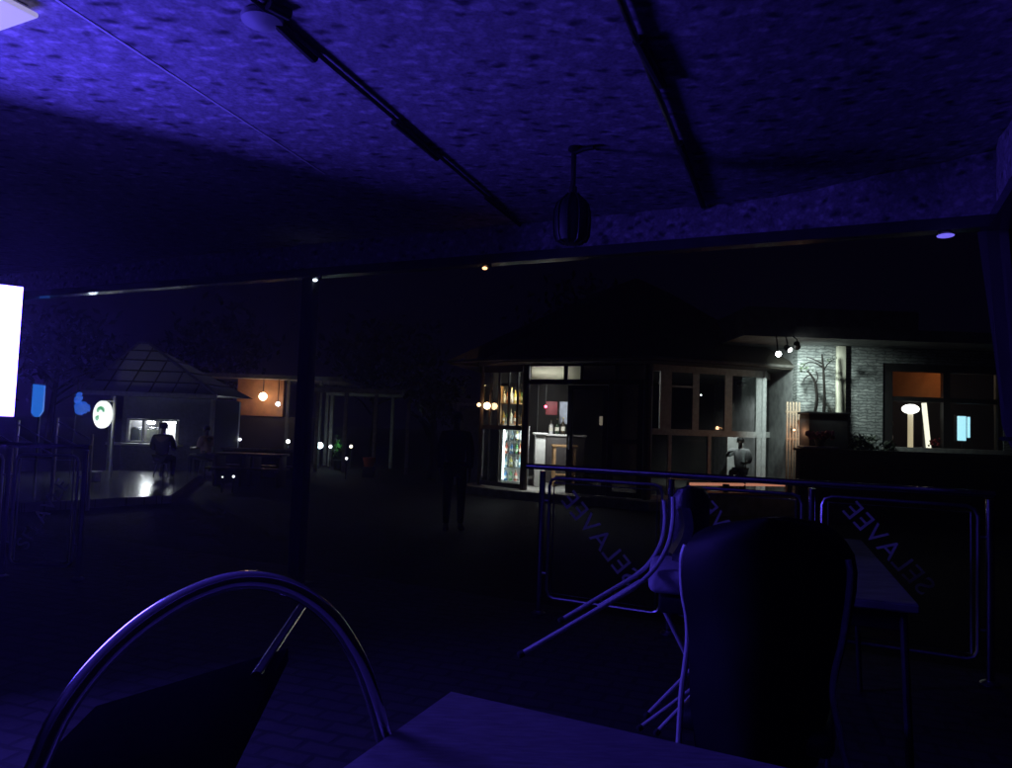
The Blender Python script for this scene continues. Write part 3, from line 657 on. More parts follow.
# --- right facet: 0 -> 1
F = facet(0); ln = F[3]
def rp(px): return (px-650)/(757-650)*ln
mb = MB()
fr_bar(mb, F, g, ln-.06, KF+.01, KF+.1); fr_bar(mb, F, g, ln-.06, 1.19, 1.32, -.028, .032); fr_bar(mb, F, g, ln-.06, 2.52, KT)
for a, b in ((660, 670), (689, 695), (719, 726), (749, 754)): fr_bar(mb, F, rp(a), rp(b), 1.32, 2.52, -.026, .026)
for a, b in ((668, 671), (704, 707), (750, 754)): fr_bar(mb, F, rp(a), rp(b), KF+.1, 1.19, -.026, .026)
fr_bar(mb, F, rp(670), rp(689), 2.2, 2.24, -.02, .02)
w3 = obj('window', mb, grey_frame, kiosk)
for a, b in ((670, 689), (695, 719), (726, 749)): pane(F, rp(a), rp(b), 1.32, 2.52, window_glass, w3)
for a, b in ((671, 704), (707, 750)): pane(F, rp(a), rp(b), KF+.1, 1.19, window_glass, w3)
# --- next facet: 1 -> 2
F = facet(1); ln = F[3]
mb = MB(); fr_bar(mb, F, .06, ln-.06, KF+.01, KF+.1); fr_bar(mb, F, .06, ln-.06, 1.2, 1.33, -.028, .032); fr_bar(mb, F, .06, ln-.06, 2.52, KT)
fr_bar(mb, F, ln-.3, ln-.06, 1.33, 2.52, -.026, .026); fr_bar(mb, F, ln-.3, ln-.06, KF+.1, 1.2, -.026, .026)
w4 = obj('window', mb, white_paint, kiosk); pane(F, .06, ln-.3, 1.33, 2.52, window_glass, w4); pane(F, .06, ln-.3, KF+.1, 1.2, window_glass, w4)
# --- inner wall added to keep the bar light off the seating side
a_, b_ = kc(0, KR-.35, 0), kc(4, KR-.3, 0); d_ = (b_-a_).normalized(); e_ = Vector((d_.y, -d_.x, 0))*.05
mb = MB(); mb.hexa([p+Z*(KF+.004) for p in (a_-e_, b_-e_, b_+e_, a_+e_)]+[p+Z*(KT-.004) for p in (a_-e_, b_-e_, b_+e_, a_+e_)]); obj('light_baffle', mb, dark_wood, kiosk)
# --- back walls
for i in (2, 3, 4, 5):
    F = facet(i); ln = F[3]; mb = MB(); fr_bar(mb, F, .05, ln-.05, KF+.005, KT-.01, -.06, .06); obj('wall', mb, mat('bar back wall', (.05, .045, .04), .8, 0, .3, 4, .1), kiosk)
mb = MB(); vs = [mb.bm.verts.new(kc(i, KR-.02, KT+.01)) for i in range(8)]; mb.bm.faces.new(vs); v2 = [mb.bm.verts.new(kc(i, KR-.02, KT+.03)) for i in range(8)]; mb.bm.faces.new(v2[::-1])
for i in range(8): mb.bm.faces.new((vs[i], v2[i], v2[(i+1) % 8], vs[(i+1) % 8]))
obj('inner_ceiling', mb, cream_paint, kiosk)
bl0 = Vector((P(552, 380, 16.8).x, 16.8, 2.3)); lamp('bar_fill', 'SPOT', bl0, 190, (.95, 1, .97), .12, kiosk, aim=bl0+Vector((-.05, 1.2, -1.5)), spot=125, blend=.5)  # added spot without a fixture, turned inward to brighten the bar
# --- things inside the bar
q = P(551, 372, 17.0); cl = Vector((q.x, q.y, 2.5))
t = thing('tube_lamp', 'white fluorescent lamp on the bar ceiling behind the open doorway', 'lamp', cl)
mb = MB(); mb.bbox(cl+Z*.1, (.9, .1, .05), .01); obj('housing', mb, white_plastic, t)
mb = MB(); mb.tube([cl+Z*.05-X*.42, cl+Z*.05+X*.42], .018, 10); obj('tube', mb, emit('fluorescent tube', (.95, 1, 1), 95), t)
def upright(px, D, z): q = P(px, 430, D); return Vector((q.x, q.y, z))
ct = upright(541.5, 17.55, KF)
t = thing('bar_counter', 'bright white bar counter just inside the open doorway', 'counter', ct)
mb = MB(); mb.bbox(ct+Vector((-.02, .35, .62)), (.24, 1.0, 1.24), .01); obj('front_panel', mb, white_paint, t)
mb = MB(); mb.bbox(ct+Vector((-.02, .35, 1.262)), (.34, 1.1, .04), .008); obj('countertop', mb, white_plastic, t)
bt = upright(562, 17.75, KF)
t = thing('high_table', 'light wooden high table standing in the bar doorway', 'table', bt)
mb = MB(); mb.bbox(bt+Vector((.08, .1, .98)), (.62, .6, .05), .008); obj('tabletop', mb, light_wood, t)
for dx, dy in ((-.17, -.15), (.31, -.15), (.31, .34), (-.17, .34)):
    mb = MB(); mb.bbox(bt+Vector((dx, dy, .478)), (.06, .06, .95), .006); obj('leg', mb, light_wood, t)
mb = MB(); mb.bbox(bt+Vector((.07, -.15, .3)), (.42, .03, .05), .005); obj('stretcher', mb, light_wood, t)
# back counter with bottles
bc = upright(562, 18.9, KF)
t = thing('back_counter', 'pale back counter carrying bottles behind the wooden table', 'counter', bc)
mb = MB(); mb.bbox(bc+Vector((.1, .2, .6)), (1.0, .5, 1.2), .01); obj('cabinet', mb, mat('dark cabinet', (.06, .05, .05), .5), t)
mb = MB(); mb.bbox(bc+Vector((.1, .18, 1.225)), (1.06, .6, .05), .01); obj('countertop', mb, white_plastic, t)
def bottle(name_lab, p, h, r, col, group):
    t = thing('bottle', name_lab, 'bottle', p, group)
    mb = MB(); mb.lathe([(r*.9, .0), (r, .01), (r, h*.58), (r*.75, h*.68), (r*.32, h*.76), (r*.3, h*.94)], p, 10); obj('glass_body', mb, mat('bottle '+str(col), col, .15, 0, .2), t)
    mb = MB(); mb.lathe([(r*.36, h*.94), (r*.36, h), (r*.3, h+.002)], p, 8); obj('cap', mb, mat('bottle cap', (.5, .45, .2), .4), t)
    mb = MB(); mb.lathe([(r*1.02, h*.2), (r*1.02, h*.46)], p, 10); obj('sticker', mb, mat('paper sticker', (.7, .68, .6), .7), t)
for k, (px, h, col) in enumerate(((551, .3, (.7, .7, .72)), (557, .33, (.03, .05, .03)), (563, .36, (.04, .03, .02)), (569, .3, (.6, .6, .55)))):
    q = upright(px, 18.9, KF+1.252); bottle(['short pale bottle first from the left on the back counter', 'dark green bottle second on the back counter', 'tall black bottle third on the back counter', 'pale bottle last on the back counter near the board'][k], q, h*1.2, .055, col, 'bottles on the back counter')
wb = upright(566, 19.6, 1.36)
t = thing('notice_board', 'bluish white board on the bar back wall above the bottles', 'board', wb)
mb = MB(); mb.bbox(wb+Vector((0, .1, .3)), (.36, .03, .6), .005); obj('sheet', mb, mat('bluish paper', (.55, .6, .75), .7, 0, .2, 8), t)
mb = MB(); mb.tube([wb+Vector((-.19, .08, 0)), wb+Vector((.19, .08, 0)), wb+Vector((.19, .08, .61)), wb+Vector((-.19, .08, .61))], .014, 6, closed=True); obj('frame', mb, steel, t)
rl = upright(545, 18.2, 1.72)
t = thing('red_lamp', 'small glowing red lamp inside the bar above the counter', 'lamp', rl)
mb = MB(); mb.ball(rl+Z*.05, .035, 12, 8); obj('bulb', mb, emit('red bulb', (1, .03, .12), 9), t)
mb = MB(); mb.bbox(rl+Vector((.16, .2, .02)), (.3, .1, .34), .02); obj('backplate', mb, mat('dark red cloth', (.1, .01, .015), .7), t)
mb = MB(); mb.tube([rl+Z*.07, Vector((rl.x, rl.y, KT))], .006, 6); obj('cord', mb, rubber, t)
q = upright(601, 16.4, 1.36)
t = thing('door_glow', 'small cream glowing square seen through the dark bar door', 'lamp', q)
mb = MB(); mb.bbox(q+Z*.09, (.085, .03, .2), .012); obj('shade', mb, emit('cream glow box', (1, .93, .72), 1.6), t); mb = MB(); mb.tube([q+Vector((0, .03, .2)), Vector((q.x, q.y+.03, KT))], .008, 6); obj('cord', mb, rubber, t)  # glowing box made for the bright patch at the door glass
q = upright(617, 16.3, .9)
t = thing('red_curtain', 'narrow dark red curtain hanging inside the bar right of the door', 'curtain', q)
mb = MB(); mb.grid([[q+Vector((-.1+.2*j/10, .025*math.sin(j*1.6), 1.3*i/4)) for j in range(11)] for i in range(5)], Vector((0, .012, 0))); obj('cloth', mb, mat('dark red curtain cloth', (.35, .04, .05), .85), t)
mb = MB(); mb.tube([q+Vector((-.14, 0, 1.31)), q+Vector((.14, 0, 1.31))], .014, 8); obj('rod', mb, steel, t)
# glass door fridge behind the left facet
fq = upright(513.5, 17.35, KF+.002)
fax = (Vector((.97, -.24, 0)).normalized(), Vector((.24, .97, 0)).normalized(), Z)
def FQ(a, b, z): return fq+fax[0]*a+fax[1]*b+Z*z
t = thing('drinks_fridge', 'lit drinks fridge with glass front behind the left windows of the bar', 'fridge', fq)
mb = MB(); mb.box(FQ(0, .5, .7), (.56, .04, 1.4), fax); mb.box(FQ(-.27, .25, .7), (.03, .455, 1.4), fax); mb.box(FQ(.27, .25, .7), (.03, .455, 1.4), fax); mb.box(FQ(0, .25, 1.415), (.57, .54, .03), fax); mb.box(FQ(0, .25, .06), (.505, .455, .12), fax); obj('cabinet', mb, white_plastic, t)
mb = MB(); mb.tube([FQ(.225, .03, .16), FQ(.225, .03, 1.36)], .024, 8); mb.tube([FQ(-.225, .03, .16), FQ(-.225, .03, 1.36)], .012, 8); obj('light_strip', mb, emit('fridge light', (.9, 1, 1), 24), t)
for z in (.44, .76, 1.08):
    mb = MB(); mb.box(FQ(-.02, .26, z), (.46, .38, .012), fax); obj('shelf', mb, steel, t)
mb = MB(); mb.box(FQ(0, 0, .76), (.52, .012, 1.26), fax); obj('door_glass', mb, clear_glass, t)
cols = [(.05, .2, .5), (.6, .5, .1), (.1, .35, .1), (.75, .75, .75), (.5, .1, .06), (.15, .3, .4)]
for r_, z in enumerate((.126, .448, .768, 1.088)):
    for k in range(4):
        if r_ == 0 and k > 2: continue
        q = FQ(-.18+.11*k+.01*((r_*3+k) % 3), .12, z); c = cols[(r_*5+k*2) % 6]
        bottle(('%s bottle, number place %s from the left on the %s fridge shelf' % ({0: 'blue', 1: 'yellow', 2: 'green', 3: 'white', 4: 'red', 5: 'teal'}[(r_*5+k*2) % 6], ('first', 'second', 'third', 'last')[k], ('bottom', 'lower', 'upper', 'top')[r_])).replace('number place ', ''), q, .26, .04, c, 'bottles in the drinks fridge')
# spirits shelf above
sq = upright(511.5, 17.45, 1.3)
t = thing('wall_shelf', 'two tier spirits shelf lit warm behind the upper left windows', 'shelf', sq)
def SQ(a, b, z): return sq+fax[0]*a+fax[1]*b+Z*z
for z in (0, .5):
    mb = MB(); mb.bbox(SQ(-.0, .1, z), (.56, .26, .03), .004, fax); obj('board', mb, light_wood, t)
for a in (-.296, .296):
    mb = MB(); mb.bbox(SQ(a, .1, .45), (.03, .26, .95), .004, fax); obj('side_panel', mb, light_wood, t)
cl2 = [(.5, .3, .05), (.1, .3, .08), (.65, .6, .4), (.4, .12, .03), (.6, .6, .62), (.45, .4, .08)]
cn2 = ['amber', 'green', 'cream', 'brown', 'clear', 'gold']
for r_, z in enumerate((.017, .517)):
    for k in range(6):
        q = SQ(-.23+.092*k, .1, z); c = (k+r_*2) % 6
        bottle('%s spirits bottle, %s from the left on the %s warm lit shelf' % (cn2[c], ('first', 'second', 'third', 'fourth', 'fifth', 'last')[k], ('lower', 'upper')[r_]), q, .3+.03*((k*7) % 3), .04, cl2[c], 'spirits bottles on the wall shelf')
lq = SQ(.0, -.1, .93)
t = thing('shelf_lamp', 'warm strip lamp along the top of the spirits shelf', 'lamp', lq)
mb = MB(); mb.tube([lq-fax[0]*.24, lq+fax[0]*.24], .012, 8); obj('tube', mb, emit('warm strip', (1, .72, .36), 130), t)
mb = MB(); mb.bbox(lq+Z*.03, (.54, .05, .03), .005, fax); mb.bbox(lq-fax[1]*.03-Z*.002, (.54, .012, .06), .004, fax); obj('housing', mb, dark_wood, t)
# warm lamp at the left windows and its reflection, each a glowing globe
for px, rr, st, lab in ((485, .045, 5, 'small warm globe, left one of the pair at the bar corner'), (493, .08, 14, 'brighter warm globe, right one of the pair at the bar corner')):
    q = P(px, 406, 16.3 if px > 490 else 16.9)
    if px > 490:
        F = facet(-2); fa = .2; q = F[0]+F[1]*(F[3]*fa)+F[2]*.12; q = Vector((q.x, q.y, P(493, 406, q.y).z))
    else:
        F = facet(-2); q = F[0]+F[1]*(F[3]*.02)+F[2]*.14; q = Vector((q.x, q.y, P(486, 405, q.y).z))
    t = thing('warm_globe', lab, 'lamp', q-Z*.06, 'warm globes at the bar corner')
    mb = MB(); mb.ball(q, rr, 14, 9); obj('globe', mb, emit('warm globe %d' % px, (1, .6, .3), st), t)
    mb = MB(); mb.tube([q-F[2]*.02-Z*rr, q-Z*(rr+.03)-F[2]*.03, q-Z*(rr+.03)-F[2]*.105], .009, 6); obj('bracket', mb, dark_metal, t)
# people and seat inside right part
sp = upright(741, 17.3, KF)
t = thing('bar_stool', 'dark stool under the seated person in white inside the bar', 'stool', sp)
mb = MB(); mb.lathe([(.15, .0), (.18, .02), (.18, .05), (.15, .06)], sp+Z*.46, 18); obj('seat', mb, black_leather, t)
for k in range(4):
    a = k*PI/2+.5; mb = MB(); mb.tube([sp+Vector((.1*math.cos(a), .1*math.sin(a), .46)), sp+Vector((.18*math.cos(a), .18*math.sin(a), .004))], .012, 6); obj('leg', mb, steel, t)
person('person in white shirt sitting inside the bar behind the lower glass, holding an arm out', sp, math.radians(150), 1.68, 'sit', cloth_white, cloth_dark, arm='up')
wl = upright(744, 18.6, .15)
t = thing('wall_panel', 'white lit panel behind the seated person inside the bar', 'panel', wl)
mb = MB(); mb.bbox(wl+Z*.55, (.85, .04, 1.1), .006); obj('sheet', mb, white_paint, t)
mb = MB(); mb.tube([wl+Vector((-.43, -.02, 0)), wl+Vector((.43, -.02, 0)), wl+Vector((.43, -.02, 1.1)), wl+Vector((-.43, -.02, 1.1))], .015, 6, closed=True); obj('frame', mb, dark_wood, t)
for px, py, D, rr, lab, st in ((701, 395, 17.4, .018, 'tiny white bulb behind the upper middle pane of the bar', 8), (731, 427, 17.2, .018, 'tiny white bulb low behind the right pane of the bar', 7)):
    q = P(px, py, D)
    t = thing('hanging_bulb', lab, 'bulb', q-Z*.03, 'tiny hanging bulbs in the bar')
    mb = MB(); mb.ball(q, rr, 10, 7); obj('bulb', mb, emit('cold bulb', (.95, 1, 1), st), t)
    mb = MB(); mb.tube([q+Z*rr, Vector((q.x, q.y, KT))], .005, 5); obj('cord', mb, rubber, t)
lq = upright(741, 16.75, 2.45)
t = thing('pendant_lamp', 'small pendant lamp over the seated person in white', 'lamp', lq-Z*.1)
mb = MB(); mb.lathe([(.11, -.08), (.1, -.02), (.03, .02)], lq, 16); obj('shade', mb, dark_metal, t); mb = MB(); mb.tube([lq+Z*.02, Vector((lq.x, lq.y, KT))], .005, 5); obj('cord', mb, rubber, t)
lamp('pendant_light', 'SPOT', lq-Z*.1, 170, (.92, 1, .98), .05, t, aim=wl+Z*.6, spot=75, blend=.7)
# concrete bench with warm lit wooden seat before the right windows
F = facet(0); A_, u_, n_, ln = F
t = thing('bench', 'low concrete bench with a warm lit wooden seat along the bar windows', 'bench', A_+u_*ln*.6+n_*1.0+Z*GZ)
o_ = A_+n_*.75
def bb(a0, a1, d0, d1, z0, z1):
    mb = MB(); q = [o_+u_*a0+n_*d0, o_+u_*a1+n_*d0, o_+u_*a1+n_*d1, o_+u_*a0+n_*d1]; mb.hexa([p+Z*z0 for p in q]+[p+Z*z1 for p in q]); return mb
obj('base', bb(.45, ln+.72, 0, .42, GZ+.004, .06), concrete, t)
for k in range(4):
    obj('slat', bb(.4, ln+.35, .01+.108*k, .1+.108*k, .064, .1), light_wood, t)
for k, (a, h, lab) in enumerate(((ln*.42, .16, 'dark cup on the left of the lit bench'), (ln*.95, .2, 'dark jar on the right half of the lit bench'), (ln*1.06, .15, 'small dark cup furthest right on the lit bench'))):
    q = o_+u_*a+n_*.3+Z*.102; t2 = thing('cup', lab, 'cup', q, 'cups left on the bench')
    mb = MB(); mb.lathe([(.05, 0), (.065, h*.6), (.07, h), (.06, h), (.045, .02)], q, 12); obj('bowl', mb, black_plastic, t2)
    mb = MB(); mb.tube([q+Vector((.065, 0, h*.25)), q+Vector((.11, 0, h*.4)), q+Vector((.105, 0, h*.7)), q+Vector((.068, 0, h*.8))], .01, 6); obj('handle', mb, black_plastic, t2)
q0 = o_+n_*.02+Z*.235
t = thing('strip_light', 'long warm glowing strip light fixed above the back edge of the bench', 'lamp', o_+u_*(ln*.6)+n_*.0+Z*.2)
mb = MB(); mb.tube([q0+u_*.55, q0+u_*(ln+.3)], .03, 10); obj('tube', mb, emit('warm bench tube', (1, .4, .25), .42), t)
mb = MB()
for a in (.5, ln*.5+.4, ln+.32): mb.tube([o_+u_*a+n_*.02+Z*.102, q0+u_*a+Z*.04], .03, 8)
obj('bracket', mb, dark_metal, t)
mb = MB(); q = q0+Z*.05; mb.hexa([q+u_*.5-n_*.03, q+u_*(ln+.32)-n_*.03, q+u_*(ln+.32)+n_*.06, q+u_*.5+n_*.06, q+u_*.5-n_*.03+Z*.02, q+u_*(ln+.32)-n_*.03+Z*.02, q+u_*(ln+.32)+n_*.06+Z*.02, q+u_*.5+n_*.06+Z*.02]); obj('cover', mb, dark_metal, t)

# ------------------------------------------------------------------ standing person near the path and grey panel
person('person in dark clothes standing on the path left of the bar', Vector((P(455, 470, 11.2).x, 11.2, GZ+.004)), math.radians(190), 1.8, 'stand')
q = upright(473, 19.5, GZ+.004)
t = thing('service_door', 'pale grey free standing service door left of the bar', 'door', q)
mb = MB(); mb.bbox(q+Z*1.02, (.74, .06, 2.03), .008); obj('leaf', mb, mat('grey door paint', (.26, .27, .31), .6), t)
mb = MB()
for dx in (-.42, .42): mb.bbox(q+Vector((dx, .01, 1.05)), (.08, .12, 2.1), .006)
mb.bbox(q+Vector((0, .01, 2.14)), (.92, .12, .08), .006); obj('frame', mb, grey_frame, t)
mb = MB(); mb.tube([q+Vector((.28, -.06, 1.0)), q+Vector((.18, -.06, 1.0))], .012, 6); obj('handle', mb, steel, t)

# ------------------------------------------------------------------ right house with stone cladding
WD = 15.2
clad = brick_mat('split stone cladding', (.56, .57, .55), (.4, .42, .41), (.24, .25, .25), 1, .36, .062, .85, 1.0, vert=True, msize=.012, var=.85, wob=.11)
wx0, wx1 = P(797, 400, WD).x, 14.5
hz1 = P(840, 346, WD).z
house = thing('stone_house', 'flat roofed house clad in pale split stone with a wide lit window', 'building', ((wx0+wx1)/2, WD+2, GZ))
win = [P(883, 366, WD), P(1004, 452, WD)]; wxa, wxb = win[0].x, win[1].x; wzt, wzb = P(940, 365, WD).z, P(940, 451, WD).z
mb = MB()
def xb(x0, x1, y0, y1, z0, z1): mb.hexa([Vector(p) for p in ((x0, y0, z0), (x1, y0, z0), (x1, y1, z0), (x0, y1, z0), (x0, y0, z1), (x1, y0, z1), (x1, y1, z1), (x0, y1, z1))])
xb(wx0, wxa, WD, WD+.25, GZ+.004, hz1); xb(wxb, wx1, WD, WD+.25, GZ+.004, hz1); xb(wxa, wxb, WD, WD+.25, wzt, hz1); xb(wxa, wxb, WD, WD+.25, GZ+.004, wzb)
obj('wall', mb, clad, house, label='pale split stone front wall')
mb = MB(); xb(wx0, wx0+.25, WD+.255, WD+6, GZ+.004, hz1); xb(wx1-.25, wx1, WD+.255, WD+6, GZ+.004, hz1); xb(wx0+.255, wx1-.255, WD+5.75, WD+6, GZ+.004, hz1); obj('side_wall', mb, grey_render, house)
mb = MB(); rx0 = P(742, 330, WD-1.0).x; xb(rx0, wx1+.6, WD-1.1, WD+6.5, hz1+.004, hz1+.22); xb(rx0+.25, P(886, 330, WD).x+.4, WD-.5, WD+5, hz1+.224, P(800, 308, WD-.5).z); obj('roof', mb, grey_render, house)
xp = P(839, 400, WD).x
mb = MB(); mb.bbox((xp, WD-.07, (hz1+GZ)/2), (.17, .12, hz1-GZ-.02), .015); obj('pilaster', mb, cream_paint, house)
# window frame
mb = MB(); o = .16
xb(wxa, wxb, WD+.03, WD+.16, wzt-o, wzt-.002); xb(wxa, wxa+.22, WD+.03, WD+.16, wzb+.06, wzt-o-.002); xb(wxb-.1, wxb, WD+.03, WD+.16, wzb+.06, wzt-o-.002)
mx = P(948, 400, WD).x; mzz = P(940, 400, WD).z
xb(mx-.07, mx+.07, WD+.04, WD+.15, wzb+.06, wzt-o-.002); xb(wxa+.222, mx-.072, WD+.045, WD+.145, mzz-.05, mzz+.05); xb(mx+.072, wxb-.102, WD+.045, WD+.145, mzz-.05, mzz+.05)
wf = obj('window', mb, mat('brown black frame', (.014, .012, .012), .6, 0, .3), house)
mb = MB(); xb(wxa-.02, wxb+.05, WD-.12, WD+.16, wzb-.03, wzb+.055); obj('sill', mb, concrete, wf)
for x0, x1, za, zb in ((wxa+.222, mx-.072, wzb+.06, mzz-.05), (mx+.072, wxb-.102, wzb+.06, mzz-.05), (wxa+.222, mx-.072, mzz+.05, wzt-o-.002), (mx+.072, wxb-.102, mzz+.05, wzt-o-.002)):
    mb = MB(); xb(x0, x1, WD+.09, WD+.1, za, zb); obj('pane', mb, window_glass, wf)
# room behind
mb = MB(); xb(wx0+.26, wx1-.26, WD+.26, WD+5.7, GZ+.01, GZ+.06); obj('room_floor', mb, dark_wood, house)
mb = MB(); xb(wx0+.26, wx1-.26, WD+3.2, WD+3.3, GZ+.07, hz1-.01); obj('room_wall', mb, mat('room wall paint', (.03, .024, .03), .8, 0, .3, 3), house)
bl0, bl1 = P(894, 376, WD+.3), P(946, 398, WD+.3)
t = thing('roller_blind', 'orange brown roller blind half drawn behind the upper left pane', 'blind', Vector(((bl0.x+bl1.x)/2, WD+.3, bl1.z)))
m_ = translucent('orange blind cloth', (.8, .48, .27), .5)
mb = MB(); rows = [[Vector((lerp(bl0.x-.1, bl1.x+.05, j/14), WD+.32+.012*math.sin(j*1.3+i), lerp(bl0.z+.1, bl1.z-.02, i/6))) for j in range(15)] for i in range(7)]; mb.grid(rows, Vector((0, .01, 0))); obj('cloth', mb, m_, t)
mb = MB(); mb.tube([Vector((bl0.x-.14, WD+.33, bl0.z+.12)), Vector((bl1.x+.1, WD+.33, bl0.z+.12))], .03, 10); obj('roller', mb, white_plastic, t)
# lamps in the room
q = P(910, 448, WD+1.0)
t = thing('floor_lamp', 'standing lamp with glowing round head and pale post inside the house window', 'lamp', Vector((q.x, q.y, GZ+.06)))
hd = P(910.5, 409, WD+1.0)
mb = MB(); mb.ball(hd, .13, 16, 10, (1.35, 1.35, .8)); obj('lamp_head', mb, emit('lamp head glow', (1, .97, .88), 7), t)
mb = MB(); mb.tube([Vector((hd.x, hd.y, GZ+.1)), hd-Z*.1], .055, 12); obj('post', mb, emit('post lamplight glow', (1, .8, .5), .7), t); mb = MB(); mb.lathe([(.22, 0), (.22, .02), (.05, .05)], Vector((hd.x, hd.y, GZ+.062)), 18); obj('base', mb, dark_metal, t)  # emission on the post stands in for lamp light falling on it
q0, q1 = P(924, 403, WD+.7), P(929, 449, WD+.7)
t = thing('tube_light', 'long upright cream tube light right of the standing lamp in the house', 'lamp', Vector((q1.x, q1.y, q1.z-.1)))
mb = MB(); mb.tube([q0, q1-Z*.05], .05, 10); obj('tube', mb, emit('cream tube', (1, .92, .72), 1.9), t)
mb = MB(); mb.bbox((q0+q1)/2+Y*.08, (.09, .04, 1.2), .01); obj('holder', mb, dark_metal, t)
q0, q1 = P(956, 416, WD+1.2), P(971, 441, WD+1.2)
t = thing('monitor', 'upright cyan white screen glowing in the right pane of the house', 'screen', Vector((q0.x+.15, q0.y, q1.z-.2)))
c_ = (q0+q1)/2; hh = q0.z-q1.z
mb = MB(); mb.bbox(c_+Vector((-.04, 0, 0)), (.19, .02, hh), .004); mb.bbox(c_+Vector((.115, .0, .03)), (.06, .02, hh*.85), .004); obj('screen', mb, emit('cyan screen', (.4, .82, 1), 1.7), t)
mb = MB(); mb.bbox(c_+Vector((0, .04, 0)), (.38, .04, hh+.06), .008); mb.tube([c_-Z*hh*.5+Y*.04, Vector((c_.x, c_.y+.04, GZ+.07))], .025, 8); obj('casing', mb, black_plastic, t)
q = P(889, 447, WD+.6)
t = thing('cloth_bundle', 'white cloth hanging at the left corner of the house window', 'cloth', q)
rows = [[P(886+7*j/6-(1.5 if i in (2, 3) else 0)+math.sin(i*2.1)*.7, 421+i*4, WD+.6+.03*math.sin(j*1.9+i*.3)) for j in range(7)] for i in range(7)]
mb = MB(); mb.grid(rows, Vector((0, .02, 0))); obj('fabric', mb, mat('grey white cloth', (.7, .68, .7), .9), t)
q = P(937, 449, WD+.22); q.z = wzb+.06
t = thing('red_flower', 'small red flowers on the inner window sill of the house', 'flowers', q)
mb = MB()
for k in range(14):
    mb.ball(q+Vector((random.uniform(-.16, .16), random.uniform(0, .1), random.uniform(.03, .2))), random.uniform(.02, .035), 7, 5)
obj('petals', mb, mat('red petals', (.6, .04, .08), .6), t); mb = MB(); mb.tube([q+Vector((-.05, .05, 0)), q+Vector((-.02, .05, .1))], .012, 6); mb.lathe([(.06, .0), (.08, .05)], q+Vector((0, .06, 0)), 10); obj('pot', mb, dark_metal, t)
lamp('room_light', 'POINT', (P(920, 385, WD+1.2).x, WD+.9, wzt-.22), 17, (1, .66, .4), .08, house)
# low dark wall in front of the house
xa, xb_ = P(799, 470, 13.9).x, 13.5
zt_ = P(850, 452, 13.9).z
t = thing('garden_wall', 'long low dark wall in front of the stone house', 'wall', ((xa+xb_)/2, 13.9, GZ))
mb = MB(); mb.bbox(((xa+xb_)/2, 13.98, (GZ+zt_)/2), (xb_-xa, .2, zt_-GZ-.01), .01); obj('wall_body', mb, dark_wall, t)
mb = MB(); mb.bbox(((xa+xb_)/2+.02, 13.98, zt_+.02), (xb_-xa+.1, .3, .05), .008); obj('coping', mb, mat('dark coping', (.09, .085, .09), .6, 0, .4), t)
q = P(818, 452, 13.9)
t = thing('ledge_board', 'short pale board lying on the left end of the low dark wall', 'board', Vector((q.x, 13.9, zt_+.045)))
mb = MB(); mb.bbox((q.x, 13.93, zt_+.066), (.66, .3, .036), .006); obj('plank', mb, white_paint, t)
# planter boxes, bare trees, bush
px0, px1 = P(806, 440, 14.5).x, P(845, 440, 14.5).x
pz = P(825, 414, 14.5).z
t = thing('planter_box', 'tall dark planter box standing against the lit stone wall', 'planter', ((px0+px1)/2, 14.55, GZ))
mb = MB(); mb.bbox(((px0+px1)/2, 14.6, (pz+GZ)/2), (px1-px0, .5, pz-GZ-.01), .02); obj('box', mb, soil, t)
mb = MB(); mb.bbox(((px0+px1)/2, 14.6, pz+.01), (px1-px0+.06, .56, .05), .01); obj('rim', mb, soil, t)
def leaves(mb, c, R, n, size, rnd, clump=None):
    cs = [Vector((rnd.gauss(0, 1), rnd.gauss(0, 1), rnd.gauss(0, 1))).normalized()*rnd.uniform(.3, 1) for _ in range(clump or 12)]
    for _ in range(n):
        k = rnd.choice(cs); p = c+Vector((k.x*R[0], k.y*R[1], k.z*R[2]))+Vector((rnd.gauss(0, .25)*R[0], rnd.gauss(0, .25)*R[1], rnd.gauss(0, .25)*R[2]))
        e = Euler((rnd.uniform(-1.2, 1.2), rnd.uniform(-1.2, 1.2), rnd.uniform(0, 6.3))).to_matrix(); s = size*rnd.uniform(.6, 1.3)
        v = [mb.bm.verts.new(p+e @ Vector(q)*s) for q in ((-1, 0, 0), (0, -.42, .08), (1, 0, 0), (0, .42, .08))]; mb.bm.faces.new(v)
rnd = random.Random(3)
def bare_tree(label, trunk, branches, leafspots, foot):
    t = thing('bare_tree', label, 'tree', foot)
    mb = MB(); mb.tube(trunk, [.035-.02*i/len(trunk) for i in range(len(trunk))], 8); obj('trunk', mb, bark, t)
    for b in branches:
        mb = MB(); mb.tube(b, [.016-.009*i/len(b) for i in range(len(b))], 6); obj('branch', mb, bark, t)
    mb = MB()
    for q in leafspots: leaves(mb, q, (.12, .1, .08), 26, .035, rnd, 4)
    obj('foliage', mb, leaf_dark, t)
D = 14.62
tp = lambda x, y: P(x, y, D)
bare_tree('thin upright bare tree in the tall planter against the lit wall', smoothpath([Vector((tp(824, 414).x, D, pz+.04)), tp(824.5, 395), tp(823.5, 372), tp(822, 354)], 4),
          [smoothpath([tp(823.5, 371), tp(827, 365), tp(831, 361)], 4), smoothpath([tp(823.5, 368), tp(817, 364), tp(809, 362), tp(802, 367)], 4), smoothpath([tp(823, 364), tp(815, 360), tp(807, 357)], 4)],
          [tp(829, 415), tp(803, 368), tp(831, 361), tp(823, 416)], Vector((tp(824, 414).x, D, pz+.035)))
